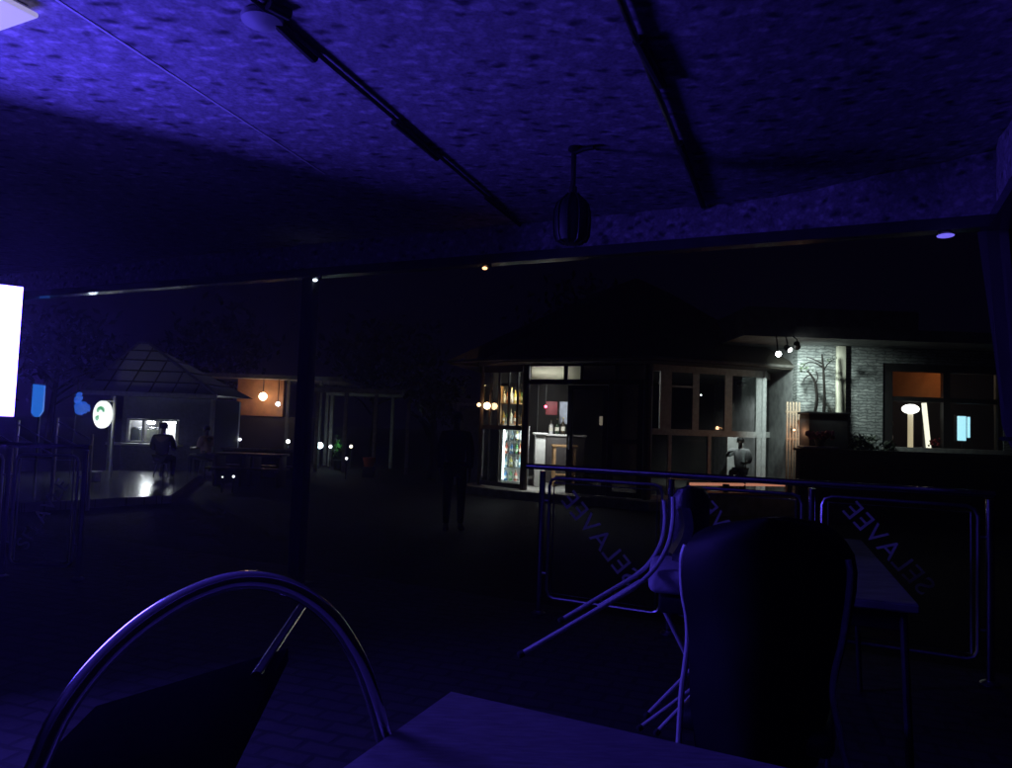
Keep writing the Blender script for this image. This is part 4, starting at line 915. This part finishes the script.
bare_tree('small curved bare tree leaning left beside the upright one', smoothpath([Vector((tp(815, 414).x, D, pz+.04)), tp(817, 400), tp(815.5, 384), tp(811, 375), tp(807, 371)], 5),
          [smoothpath([tp(815.5, 384), tp(818, 377), tp(816, 371)], 4), smoothpath([tp(811, 375), tp(806, 377), tp(803, 382)], 4)], [tp(807, 371)], Vector((tp(815, 414).x, D, pz+.035)))
t = thing('low_bush', 'dark low bush behind the low wall at the foot of the stone house', 'bush', (P(865, 450, 14.6).x, 14.6, GZ+.004))
mb = MB()
for px, py in ((850, 444), (862, 441), (874, 446), (885, 449), (858, 452)): leaves(mb, P(px, py, 14.6), (.22, .25, .16), 220, .05, rnd, 10)
leaves(mb, P(865, 470, 14.6), (.6, .25, .5), 300, .05, rnd, 20); obj('foliage', mb, leaf_dark, t)
mb = MB(); q = P(865, 450, 14.6)
for k in range(5): mb.tube([Vector((q.x+.05*k-.1, 14.6, GZ+.006)), Vector((q.x+.2*k-.4, 14.6, .9))], .02, 6)
obj('stem', mb, bark, t)
q = P(820, 446, 13.9); q.z = zt_+.085
t = thing('flower_pot', 'dark pot with dusky pink flowers on the low wall before the planter', 'flower pot', q)
mb = MB(); mb.lathe([(.07, 0), (.1, .12), (.11, .13)], q, 14); obj('pot', mb, soil, t)
mb = MB()
for k in range(46): mb.ball(q+Vector((-.26+.52*k/45, random.uniform(-.04, .04), .21+random.uniform(-.06, .06))), random.uniform(.025, .045), 7, 5)
obj('flowers', mb, mat('dusky pink petals', (.4, .08, .16), .7), t)
# picket fence
fx0, fx1 = P(787, 430, 15.0).x, P(799, 430, 15.0).x
t = thing('picket_fence', 'narrow picket fence in the gap between bar and stone house', 'fence', ((fx0+fx1)/2, 15, GZ))
ft, fb_ = P(793, 402, 15).z, GZ+.01
for k in range(5):
    x = lerp(fx0, fx1, k/4); mb = MB(); mb.bbox((x, 15, (ft+fb_)/2), (.035, .03, ft-fb_), .004); obj('picket', mb, mat('weathered pickets', (.4, .3, .22), .7, 0, .3), t)
for z in (.2, 1.2, 1.75):
    mb = MB(); mb.bbox(((fx0+fx1)/2, 15.03, z), (fx1-fx0+.05, .03, .05), .004); obj('cross_rail', mb, MATS['weathered pickets'], t)
q = P(794, 430, 14.8)
t = thing('fence_lamp', 'small orange lamp glowing on the picket fence', 'lamp', q-Z*.05)
mb = MB(); mb.ball(q, .02, 10, 7); obj('bulb', mb, emit('orange bulb', (1, .42, .15), 9), t); mb = MB(); mb.tube([q+Z*.015, q+Vector((0, .18, .03))], .008, 6); obj('bracket', mb, dark_metal, t)
lamp('fence_glow', 'POINT', q-Y*.12, 3.5, (1, .5, .25), .04, t)
# three flood lamps on the eave
fl_mat = emit('flood lens', (.9, 1, .96), 26)
for px, py, D, aim, pw, lab, st, face in ((778.5, 354, 13.9, (-.1, -1, -.25), 0, 'bright round flood lamp facing the terrace, left of the three under the eave', 40, 1),
                                 (790, 350, 14.0, (.35, -.7, -.5), 0, 'middle flood lamp of the three under the house eave', 6, 1),
                                 (797, 347, 14.0, (.35, .75, -.42), 30, 'right flood lamp of the three, turned to the stone wall', 26, 1)):
    q = P(px, py, D); d_ = Vector(aim).normalized()
    t = thing('flood_lamp', lab, 'flood lamp', q-Z*.08, 'flood lamps under the house eave')
    mb = MB(); mb.lathe([(.03, -.13), (.055, -.12), (.062, -.02), (.07, .0), (.062, .002)], q, 18, d_); obj('housing', mb, dark_metal, t)
    mb = MB(); mb.lathe([(.052, .004), (.045, .012), (.001, .016)], q, 18, d_); obj('lens', mb, emit('flood lens %d' % px, (.9, 1, .96), st), t)
    mb = MB(); mb.tube([q-d_*.08, q-d_*.08+Z*.1, Vector((q.x-d_.x*.08, q.y+.15, hz1+.03))], .012, 6); obj('bracket', mb, dark_metal, t)
    if pw: lamp('flood_light', 'SPOT', q+d_*.05, 340, (.8, 1, .93), .05, t, aim=P(813, 392, WD), spot=92, blend=1)
    elif px < 780: lamp('flood_light', 'SPOT', q+d_*.05, 60, (.9, 1, .96), .05, t, aim=P(776, 445, 15.6), spot=42, blend=.8)

# ------------------------------------------------------------------ far left pavilion
PD = 20.0
pv = thing('kiosk', 'small hipped roof kiosk with a lit serving hatch, far left', 'building', (P(150, 440, PD+1.5).x, PD+1.5, GZ))
ex0, ex1 = P(82, 392, PD-.6).x, P(216, 392, PD-.6).x; ez = P(150, 393, PD-.6).z; ap_ = P(144, 344, PD+.85)
lerp2 = lambda a, b, f: a+(b-a)*f
tilem = brick_mat('roof sheets', (.3, .3, .32), (.22, .22, .24), (.05, .05, .05), 1, .7, .5, .6, .6, msize=.04)
mb = MB(); e4 = [Vector((ex0, PD-.6, ez)), Vector((ex1, PD-.6, ez)), Vector((ex1, PD+2.3, ez)), Vector((ex0, PD+2.3, ez))]
a1, a2 = ap_-X*.15, ap_+X*.15
V = [mb.bm.verts.new(p) for p in e4+[a1, a2]]
for f in ((0, 1, 5, 4), (1, 2, 5), (2, 3, 4, 5), (3, 0, 4)): mb.bm.faces.new([V[i] for i in f])
rfo = obj('roof', mb, translucent('thin roof sheeting', (.3, .3, .32), .03), pv, smooth=10)
def hiptop(p):
    h = min(1, (p.x-ex0)/(a1.x-ex0), (ex1-p.x)/(ex1-a2.x)); return Vector((p.x, p.y+(a1.y-p.y)*h, p.z+(a1.z-p.z)*h))
mb = MB()
for f in (.16, .33, .5, .67, .84): mb.tube([lerp2(e4[0], e4[1], f)+Z*.02, hiptop(lerp2(e4[0], e4[1], f))+Z*.02], .019, 5)
for f in (.2, .42, .64, .84):
    for p0, p1, p2, p3 in ((e4[0], a1, e4[1], a2), (e4[1], a2, e4[2], a2), (e4[3], a1, e4[0], a1)): mb.tube([lerp2(p0, p1, f)+Z*.02, lerp2(p2, p3, f)+Z*.02], .019, 5)
obj('batten', mb, dark_wood, rfo)
mb = MB()
for p0, p1 in ((e4[0], a1), (e4[1], a2), (a1, a2)): mb.tube([p0+Z*.03, p1+Z*.03], .04, 6)
obj('ridge', mb, mat('grey ridge', (.34, .33, .35), .6), rfo)
mb = MB(); mb.bbox(((ex0+ex1)/2, PD-.6, ez-.04), (ex1-ex0+.06, .05, .12), .006); obj('fascia', mb, grey_frame, rfo)
for x in (ex0+.75, ex1-.12):
    mb = MB(); mb.bbox((x, PD-.45, (ez+GZ)/2-.05), (.1, .1, ez-GZ-.12), .008); obj('post', mb, grey_frame, pv)
hx0, hx1 = P(127, 430, PD).x, P(179, 430, PD).x; hzb, hzt = P(150, 443, PD).z, P(150, 419, PD).z
mb = MB()
xb(ex0+.8, hx0, PD, PD+.12, GZ+.004, ez-.1); xb(hx1, ex1-.3, PD, PD+.12, GZ+.004, ez-.1); xb(hx0, hx1, PD, PD+.12, GZ+.004, hzb); xb(hx0, hx1, PD, PD+.12, hzt, ez-.1)
obj('wall', mb, mat('kiosk wall', (.16, .17, .2), .8, 0, .3), pv)
mb = MB(); xb(ex0+.8, ex1-.3, PD+2.0, PD+2.1, GZ+.004, ez-.1); obj('rear_wall', mb, white_paint, pv)
for x in (ex0+.8, ex1-.4):
    mb = MB(); xb(x, x+.1, PD+.125, PD+1.995, GZ+.004, ez-.1); obj('side_wall', mb, dark_wall, pv)
mb = MB(); fw = .05
xb(hx0, hx0+fw*1.4, PD-.03, PD+.06, hzb+.002, hzt-.002); xb(hx1-fw*1.6, hx1, PD-.03, PD+.06, hzb+.002, hzt-.002)
for px in (143, 160): x = P(px, 430, PD).x; xb(x-fw/2, x+fw/2, PD-.02, PD+.05, hzb+fw, hzt-fw)
xb(hx0+fw*1.4, hx1-fw*1.6, PD-.028, PD+.058, hzt-fw, hzt-.002); xb(hx0+fw*1.4, hx1-fw*1.6, PD-.028, PD+.058, hzb+.002, hzb+fw)
hw = obj('window', mb, white_paint, pv)
mb = MB(); xb(hx0-.35, hx1+.15, PD-.4, PD-.032, hzb-.07, hzb-.01); obj('counter_shelf', mb, white_plastic, pv)
for px, st, lab in ((151, 55, 'bright white tube lamp inside the kiosk hatch, left one'), (172, 25, 'dimmer white tube lamp inside the kiosk hatch, right one')):
    q = P(px, 424, PD+.9)
    t = thing('tube_lamp', lab, 'lamp', q, 'tube lamps inside the kiosk')
    mb = MB(); mb.tube([q-X*.1+Z*.04, q+X*.1+Z*.04], .035, 8); obj('tube', mb, emit('kiosk tube %d' % px, (.88, .96, 1), st*.6), t)
    mb = MB(); mb.tube([q+Z*.06, Vector((q.x, q.y, ez-.01))], .01, 5); obj('hanger', mb, dark_metal, t)
lamp('kiosk_glow', 'POINT', (P(150, 430, PD+1).x, PD+1.0, hzt+.1), 110, (.88, .96, 1), .1, pv)
# wall clutter inside the hatch
for px, c, lab in ((136, (.1, .12, .13), 'dark machine inside the left part of the kiosk hatch'), (154, (.6, .62, .5), 'pale box inside the middle of the kiosk hatch')):
    q = P(px, 441, PD+.5); q.z = hzb+.0
    t = thing('coffee_machine' if px < 140 else 'box', lab, 'machine' if px < 140 else 'box', q)
    mb = MB(); mb.bbox(q+Z*.19, (.3, .3, .34), .02); obj('case', mb, mat('case %d' % px, c, .5), t); mb = MB(); mb.bbox(q+Z*.39, (.2, .22, .05), .01); obj('lid', mb, steel, t)
    mb = MB(); mb.bbox(q+Vector((0, 0, -.4)), (.34, .3, .8), .01); obj('stand', mb, dark_wall, t)
# customers
def stool(label, loc, h=.5):
    t = thing('bar_stool', label, 'stool', loc)
    mb = MB(); mb.lathe([(.15, .0), (.18, .02), (.18, .05), (.15, .06)], loc+Z*(h-.06), 16); obj('seat', mb, black_leather, t)
    for k in range(4):
        a = k*PI/2+.6; mb = MB(); mb.tube([loc+Vector((.1*math.cos(a), .1*math.sin(a), h-.06)), loc+Vector((.19*math.cos(a), .19*math.sin(a), .004))], .012, 6); obj('leg', mb, steel, t)
q = Vector((P(161, 470, 17.2).x, 17.2, GZ+.004)); stool('stool under the dark customer before the kiosk hatch', q); person('person in dark clothes sitting with back turned before the lit kiosk hatch', q, 0.1, 1.76, 'sit')
q = Vector((P(206, 450, 19.0).x, 19.0, GZ+.004)); stool('stool under the customer in pale pink near the kiosk corner', q); person('person in pale pink top sitting at the right corner of the kiosk', q, 1.2, 1.68, 'sit', cloth_pink, cloth_jeans)
q = P(200, 436, 19.4)
# round sign
sq_ = P(102.5, 414.5, 16.0); sdir = Vector((math.sin(math.radians(-29)), -math.cos(math.radians(-29)), 0))
t = thing('round_sign', 'lit round white sign with a green curled emblem on a grey pole', 'sign', Vector((P(112, 440, 16).x, 16, GZ)))
mb = MB(); mb.lathe([(.29, -.05), (.3, -.03), (.3, .03), (.27, .034)], sq_, 28, sdir); obj('sign_face', mb, emit('lit sign face', (.93, 1, .95), 1.15), t)
grn = emit('lit green emblem', (.03, .3, .1), 1.0)
sv = Z; sh = sv.cross(sdir).normalized()
mb = MB(); mb.tube([sq_+sdir*.05+sh*(.1*math.cos(a)+.01)+Z*(.07+.07*math.sin(a)) for a in [(-.2+.33*k) for k in range(12)]], [.02+.022*math.sin(PI*k/11) for k in range(12)], 8); obj('emblem', mb, grn, t)
mb = MB(); mb.tube([sq_+sdir*.05+sh*(-.03+.07*math.cos(a))+Z*(-.1+.07*math.sin(a)) for a in [(1.9+.25*k) for k in range(8)]], [.015+.03*math.sin(PI*k/7) for k in range(8)], 8); obj('emblem', mb, grn, t)
pq = Vector((P(112.5, 440, 16.05).x, 16.05, 0)); mb = MB(); mb.tube([Vector((pq.x, pq.y, GZ+.004)), Vector((pq.x, pq.y, sq_.z+.35))], .035, 10); obj('pole', mb, grey_frame, t)
mb = MB(); mb.tube([Vector((pq.x, pq.y, sq_.z+.3)), sq_+Z*.3], .015, 6); obj('arm', mb, grey_frame, t)
lamp('sign_spill', 'POINT', sq_+sdir*.4-Z*.3, 3.5, (.7, .85, 1), .1, t)
# blue banners
q0, q1 = P(33, 384, 15), P(42, 417, 15)
t = thing('blue_banner', 'upright lit blue banner with pointed foot beside the television', 'banner', Vector(((q0.x+q1.x)/2, 15, GZ)))
xm = (q0.x+q1.x)/2; wq = (q1.x-q0.x)/2
mb = MB(); pr = [(xm-wq, q0.z), (xm+wq, q0.z-.02), (xm+wq, q1.z+.12), (xm+wq*.3, q1.z), (xm-wq*.4, q1.z), (xm-wq, q1.z+.08)]
fv = [mb.bm.verts.new((x, 15, z)) for x, z in pr]; bv = [mb.bm.verts.new((x, 15.05, z)) for x, z in pr]; mb.bm.faces.new(fv); mb.bm.faces.new(bv[::-1])
for i in range(6): j = (i+1) % 6; mb.bm.faces.new((fv[i], bv[i], bv[j], fv[j]))
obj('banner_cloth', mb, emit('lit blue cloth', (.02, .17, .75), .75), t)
mb = MB(); mb.tube([Vector((xm, 15.09, GZ+.004)), Vector((xm, 15.09, q0.z+.03))], .025, 8); obj('pole', mb, dark_metal, t)
t = thing('blue_lantern', 'crumpled bright blue paper lantern left of the round sign', 'lantern', P(82, 418, 17))
bl_ = emit('blue paper glow', (.012, .1, .62), .7)
mb = MB(); rr_ = random.Random(5)
mb.ball(P(82, 408, 17), .16, 14, 9, (1.1, .8, .85)); 
for v in mb.bm.verts: v.co += Vector((rr_.uniform(-1, 1), rr_.uniform(-1, 1), rr_.uniform(-1, 1)))*.03
obj('shade', mb, bl_, t)
mb = MB(); mb.ball(P(78.5, 398, 17), .1, 12, 8, (.8, .8, 1.2))
for v in mb.bm.verts: v.co += Vector((rr_.uniform(-1, 1), rr_.uniform(-1, 1), rr_.uniform(-1, 1)))*.025
obj('upper_shade', mb, bl_, t)
mb = MB(); mb.tube([P(78.5, 394, 17), P(78.5, 380, 17)], .01, 6); mb.tube([P(78.5, 384, 17), Vector((P(70, 400, 17).x, 17.2, GZ+.004))], .02, 6); obj('stand', mb, dark_metal, t)
# stair balustrade at far left
BD = 12.0
t = thing('stair_railing', 'thin stair balustrade with posts and sloping rails at far left', 'railing', Vector((P(35, 450, BD).x, BD, GZ)))
for px, py in ((18, 420), (57, 418), (-15, 424)):
    q = P(px, py, BD); mb = MB(); mb.tube([Vector((q.x, BD, GZ+.004)), q], .03, 8); obj('post', mb, steel, t)
for a, b in (((-20, 424), (18, 446)), ((18, 424), (57, 446)), ((18, 436), (52, 454)), ((57, 421), (92, 440)), ((57, 436), (92, 452))):
    mb = MB(); mb.tube([P(*a, BD), P(*b, BD)], .014, 6); obj('sloping_rail', mb, steel, t)
q = P(92, 440, BD); mb = MB(); mb.tube([Vector((q.x, BD, GZ+.004)), P(92, 434, BD)], .03, 8); obj('post', mb, steel, t)
q = PZ(128, 482, -.2); q = PZ(131, 481, -.2)
t = thing('storage_box', 'small pale box on the terrace edge left of the sign pole', 'box', PZ(92, 482, -.2))
q = PZ(92, 481, -.196); mb = MB(); mb.bbox(q+Z*.09, (.25, .25, .17), .01); obj('case', mb, mat('grey white box', (.5, .5, .52), .6), t); mb = MB(); mb.bbox(q+Z*.19, (.27, .27, .03), .006); obj('lid', mb, white_plastic, t)

# ------------------------------------------------------------------ house and lights in the middle distance
HD = 26.0
hx0, hx1 = P(237, 400, HD).x, P(292, 400, HD).x
t = thing('orange_house', 'distant house corner with an orange wall lit by a bare bulb', 'building', ((hx0+hx1)/2, HD, GZ))
zt2, zb2 = P(262, 388, HD).z, P(262, 416, HD).z
mb = MB(); xb(hx0, P(283, 400, HD).x, HD, HD+.2, zb2, zt2+.3); obj('upper_wall', mb, orange_paint, t)
mb = MB(); xb(hx0-.02, P(300, 400, HD).x, HD+.05, HD+3, GZ+.004, zb2-.005); obj('lower_wall', mb, dark_wall, t)
mb = MB(); xb(hx0-1.2, P(345, 400, HD).x, HD-.55, HD+3.2, zt2+.304, zt2+.45); obj('roof', mb, grey_render, t)
mb = MB()
for px in (291, 305, 323, 330): x = P(px, 400, HD).x; xb(x-.05, x+.05, HD-.4, HD-.3, GZ+.004, zt2+.3)
obj('veranda_post', mb, grey_render, t)
for px, py, rr, col, st, lab, grp in ((263, 396.5, .14, (1, .72, .42), 14, 'bright warm bulb under the eave of the orange house', 'bulbs on the orange house'), (278, 404, .075, (.85, .92, 1), 14, 'smaller cold white bulb beside the warm one on the orange house', 'bulbs on the orange house')):
    q = P(px, py, HD-.4); t = thing('bare_bulb', lab, 'bulb', q-Z*rr, grp)
    mb = MB(); mb.ball(q, rr, 12, 8); obj('globe', mb, emit('bulb %d' % px, col, st), t); mb = MB(); mb.tube([q+Z*rr*.8, Vector((q.x, q.y, zt2+.304))], .015, 6); obj('cord', mb, rubber, t)
lamp('eave_glow', 'POINT', P(262, 397, HD-.6), 9, (1, .5, .25), .1, t)
def garden_lamp(px, py, D, rr, col, st, lab):
    q = P(px, py, D); t = thing('garden_lamp', lab, 'lamp', Vector((q.x, q.y, GZ+.004)), 'garden lamps in the dark courtyard')
    mb = MB(); mb.ball(q, rr, 10, 7); obj('globe', mb, emit('garden lamp %d' % px, col, st), t)
    if q.z-rr > GZ+.03:
        mb = MB(); mb.tube([Vector((q.x, q.y, GZ+.006)), q-Z*rr*.9], .02, 6); obj('pole', mb, dark_metal, t)
    return t, q
for a in ((320, 445.5, 24, .1, (.7, .95, 1), 16, 'brightest cyan white garden lamp right of the canopy post'), (330.5, 446.5, 24, .05, (.9, .95, 1), 8, 'small white garden lamp just right of the cyan white one'),
          (351, 446.5, 24, .055, (1, .85, .62), 3, 'pale yellow garden lamp right of the green lit plant'), (346.5, 458.5, 20, .035, (.9, .9, 1), 4, 'tiny low white garden lamp under the green plant'),
          (288, 441.5, 22, .06, (.9, .95, 1), 5, 'white garden lamp just left of the canopy post'), (240, 439.5, 22, .045, (.85, .9, 1), 3.5, 'faint white garden lamp below the orange wall'),
          (222.5, 477, 15.5, .018, (.9, .95, 1), 1.5, 'tiny low white lamp, left of two near the kerb'), (233.5, 476.5, 15.5, .027, (.9, .95, 1), 2.2, 'brighter low white lamp, right of two near the kerb')):
    garden_lamp(*a)
q = P(338.5, 447, 23.6)
t = thing('green_plant', 'small potted plant lit bright green between the garden lamps', 'plant', Vector((q.x, q.y, GZ+.004)))
mb = MB(); leaves(mb, q+Z*.05, (.16, .14, .28), 160, .07, rnd, 8); obj('foliage', mb, leaf_green, t)
mb = MB(); mb.lathe([(.12, 0), (.17, .3), (.18, .32)], Vector((q.x, q.y, GZ+.006)), 12); mb.tube([Vector((q.x, q.y, GZ+.3)), q-Z*.1], .02, 6); obj('pot', mb, dark_metal, t)
lamp('plant_light', 'POINT', q+Vector((.05, -.3, .1)), 1.6, (.3, 1, .45), .05, t)
q = P(369, 462, 21)
t = thing('red_bucket', 'dull red bucket standing in the dark middle of the courtyard', 'bucket', Vector((q.x, q.y, GZ+.004)))
hb = q.z-GZ
mb = MB(); mb.bbox(Vector((q.x, q.y, GZ+hb*.35)), (.3, .3, hb*.68), .01); obj('stand', mb, dark_metal, t)
mb = MB(); mb.lathe([(.13, hb*.7), (.19, hb+.12), (.2, hb+.13)], Vector((q.x, q.y, GZ)), 16); obj('pail', mb, mat('dull red plastic', (.45, .1, .06), .5), t)
lamp('bucket_glow', 'POINT', q+Vector((-.5, -.5, .5)), .7, (1, .8, .6), .05, t)
# pergola
GD = 22.5
t = thing('pergola', 'pale timber pergola in the dark right of the canopy post', 'pergola', Vector((P(355, 440, GD).x, GD, GZ)))
zt3 = P(350, 393, GD).z
pg = mat('pergola timber', (.3, .28, .27), .8, 0, .35, 9)
for px, D in ((317, GD), (345, GD), (375, GD), (408, GD), (331, GD+2.6), (392, GD+2.6)):
    x = P(px, 430, D).x; mb = MB(); mb.bbox((x, D, (zt3+GZ)/2), (.11, .11, zt3-GZ-.02), .008); obj('post', mb, pg, t)
for D in (GD, GD+2.6):
    mb = MB(); mb.bbox((P(360, 400, GD).x, D, zt3+.06), (3.3, .1, .14), .008); obj('beam', mb, pg, t)
for k in range(9):
    x = P(315, 400, GD).x+k*.36; mb = MB(); mb.bbox((x, GD+1.3, zt3+.18), (.07, 3.1, .09), .006); obj('rafter', mb, pg, t)
lamp('pergola_glow', 'POINT', (P(335, 440, GD+1).x, GD+.6, .9), 2, (.7, .85, 1), .08, t)
# low wall and bench table in the courtyard
x0, x1 = P(222, 455, 19.5).x, P(300, 455, 19.5).x
t = thing('low_wall', 'long low grey wall across the courtyard left of the canopy post', 'wall', ((x0+x1)/2, 19.6, GZ))
zt4 = P(262, 451, 19.5).z
mb = MB(); mb.bbox(((x0+x1)/2, 19.65, (zt4+GZ)/2), (x1-x0, .25, zt4-GZ-.01), .01); obj('wall_body', mb, dark_wall, t)
mb = MB(); mb.bbox(((x0+x1)/2, 19.65, zt4+.025), (x1-x0+.08, .34, .06), .008); obj('coping', mb, concrete, t)
for k, px in enumerate((232, 268)):
    q = Vector((P(px, 475, 17.2).x, 17.2, GZ+.004)); lab = ('dark picnic table, left one before the low wall', 'dark picnic table, right one before the low wall nearest the post')[k]
    t = thing('picnic_table', lab, 'table', q, 'picnic tables in the courtyard')
    mb = MB(); mb.bbox(q+Z*.73, (.78, .65, .05), .008); obj('tabletop', mb, dark_wood, t)
    for sg in (-1, 1):
        mb = MB(); mb.bbox(q+Vector((0, .55*sg, .43)), (.78, .26, .04), .008); obj('seat', mb, dark_wood, t)
        mb = MB(); mb.bbox(q+Vector((.3*sg, 0, .35)), (.06, .6, .7), .006); mb.bbox(q+Vector((.3*sg, 0, .38)), (.05, 1.2, .05), .006); obj('leg', mb, dark_wood, t)

# ------------------------------------------------------------------ trees in the dark
def tree(label, x, y, h, R, seed, n=900, sz=.13):
    r = random.Random(seed); t = thing('garden_tree', label, 'tree', (x, y, GZ+.004))
    b0 = Vector((x, y, GZ+.006)); top = b0+Vector((r.uniform(-.3, .3), 0, h*.72))
    mb = MB(); mb.tube(smoothpath([b0, b0+Vector((.06, .03, h*.3)), top], 5), [.16-.011*k for k in range(11)], 9)
    for k in range(7):
        s = b0.lerp(top, .45+.07*k); a = r.uniform(0, 6.3); e = s+Vector((math.cos(a)*R[0]*.7, math.sin(a)*R[1]*.7, r.uniform(.3, .9)))
        mb.tube(smoothpath([s, s.lerp(e, .5)+Z*.12, e], 4), [.05-.004*i for i in range(9)], 6)
    obj('trunk', mb, bark, t)
    mb = MB(); leaves(mb, b0+Z*h*.74, R, n, sz, r, 26); obj('crown', mb, leaf_dark, t)
tree('leafy dark tree behind the standing person', P(432, 440, 21).x, 21, 3.3, (.9, .9, .75), 11, 900, .12)
tree('large dark tree rising behind the round bar', P(585, 440, 31).x, 31, 7.5, (3, 2.5, 2.2), 12, 1600, .22)
tree('tall dark tree behind the orange house', P(215, 440, 33).x, 33, 6.5, (2.2, 2, 1.8), 13, 1300, .2)
tree('broad dark tree behind the pergola', P(372, 440, 31).x, 31, 5.8, (2.4, 2, 1.7), 14, 1300, .2)
tree('dark tree left of the kiosk behind the blue banner', P(48, 440, 27).x, 27, 5.5, (2.2, 2, 1.6), 15, 1200, .2)
# thin haze added to stand in for the television's lens glare
GLARE_HAZE = True
if GLARE_HAZE:
    m = bpy.data.materials.new('glare veil'); m.use_nodes = True; nt = m.node_tree; nt.nodes.remove(nt.nodes['Principled BSDF'])
    pv_ = nt.nodes.new('ShaderNodeVolumePrincipled'); pv_.inputs['Color'].default_value = (.9, .9, .95, 1); pv_.inputs['Density'].default_value = .004; pv_.inputs['Anisotropy'].default_value = .65
    nt.links.new(pv_.outputs[0], nt.nodes['Material Output'].inputs['Volume'])
    mb = MB(); mb.box((0, 55, 4.5), (260, 230, 12)); o = obj('glare_haze', mb, m, kind='stuff', smooth=0)

# ------------------------------------------------------------------ render settings
vs = scn.view_settings; vs.view_transform = 'Standard'; vs.look = 'None'; vs.gamma = 1; vs.exposure = 0
c = scn.cycles
c.use_denoising = True; c.use_adaptive_sampling = True; c.adaptive_threshold = .02
try: c.denoiser = 'OPENIMAGEDENOISE'
except Exception: pass
c.max_bounces = 8; c.transparent_max_bounces = 16; c.volume_bounces = 0; c.diffuse_bounces = 3; c.glossy_bounces = 4
c.use_light_tree = True; c.sample_clamp_indirect = 4; c.caustics_reflective = False; c.caustics_refractive = False
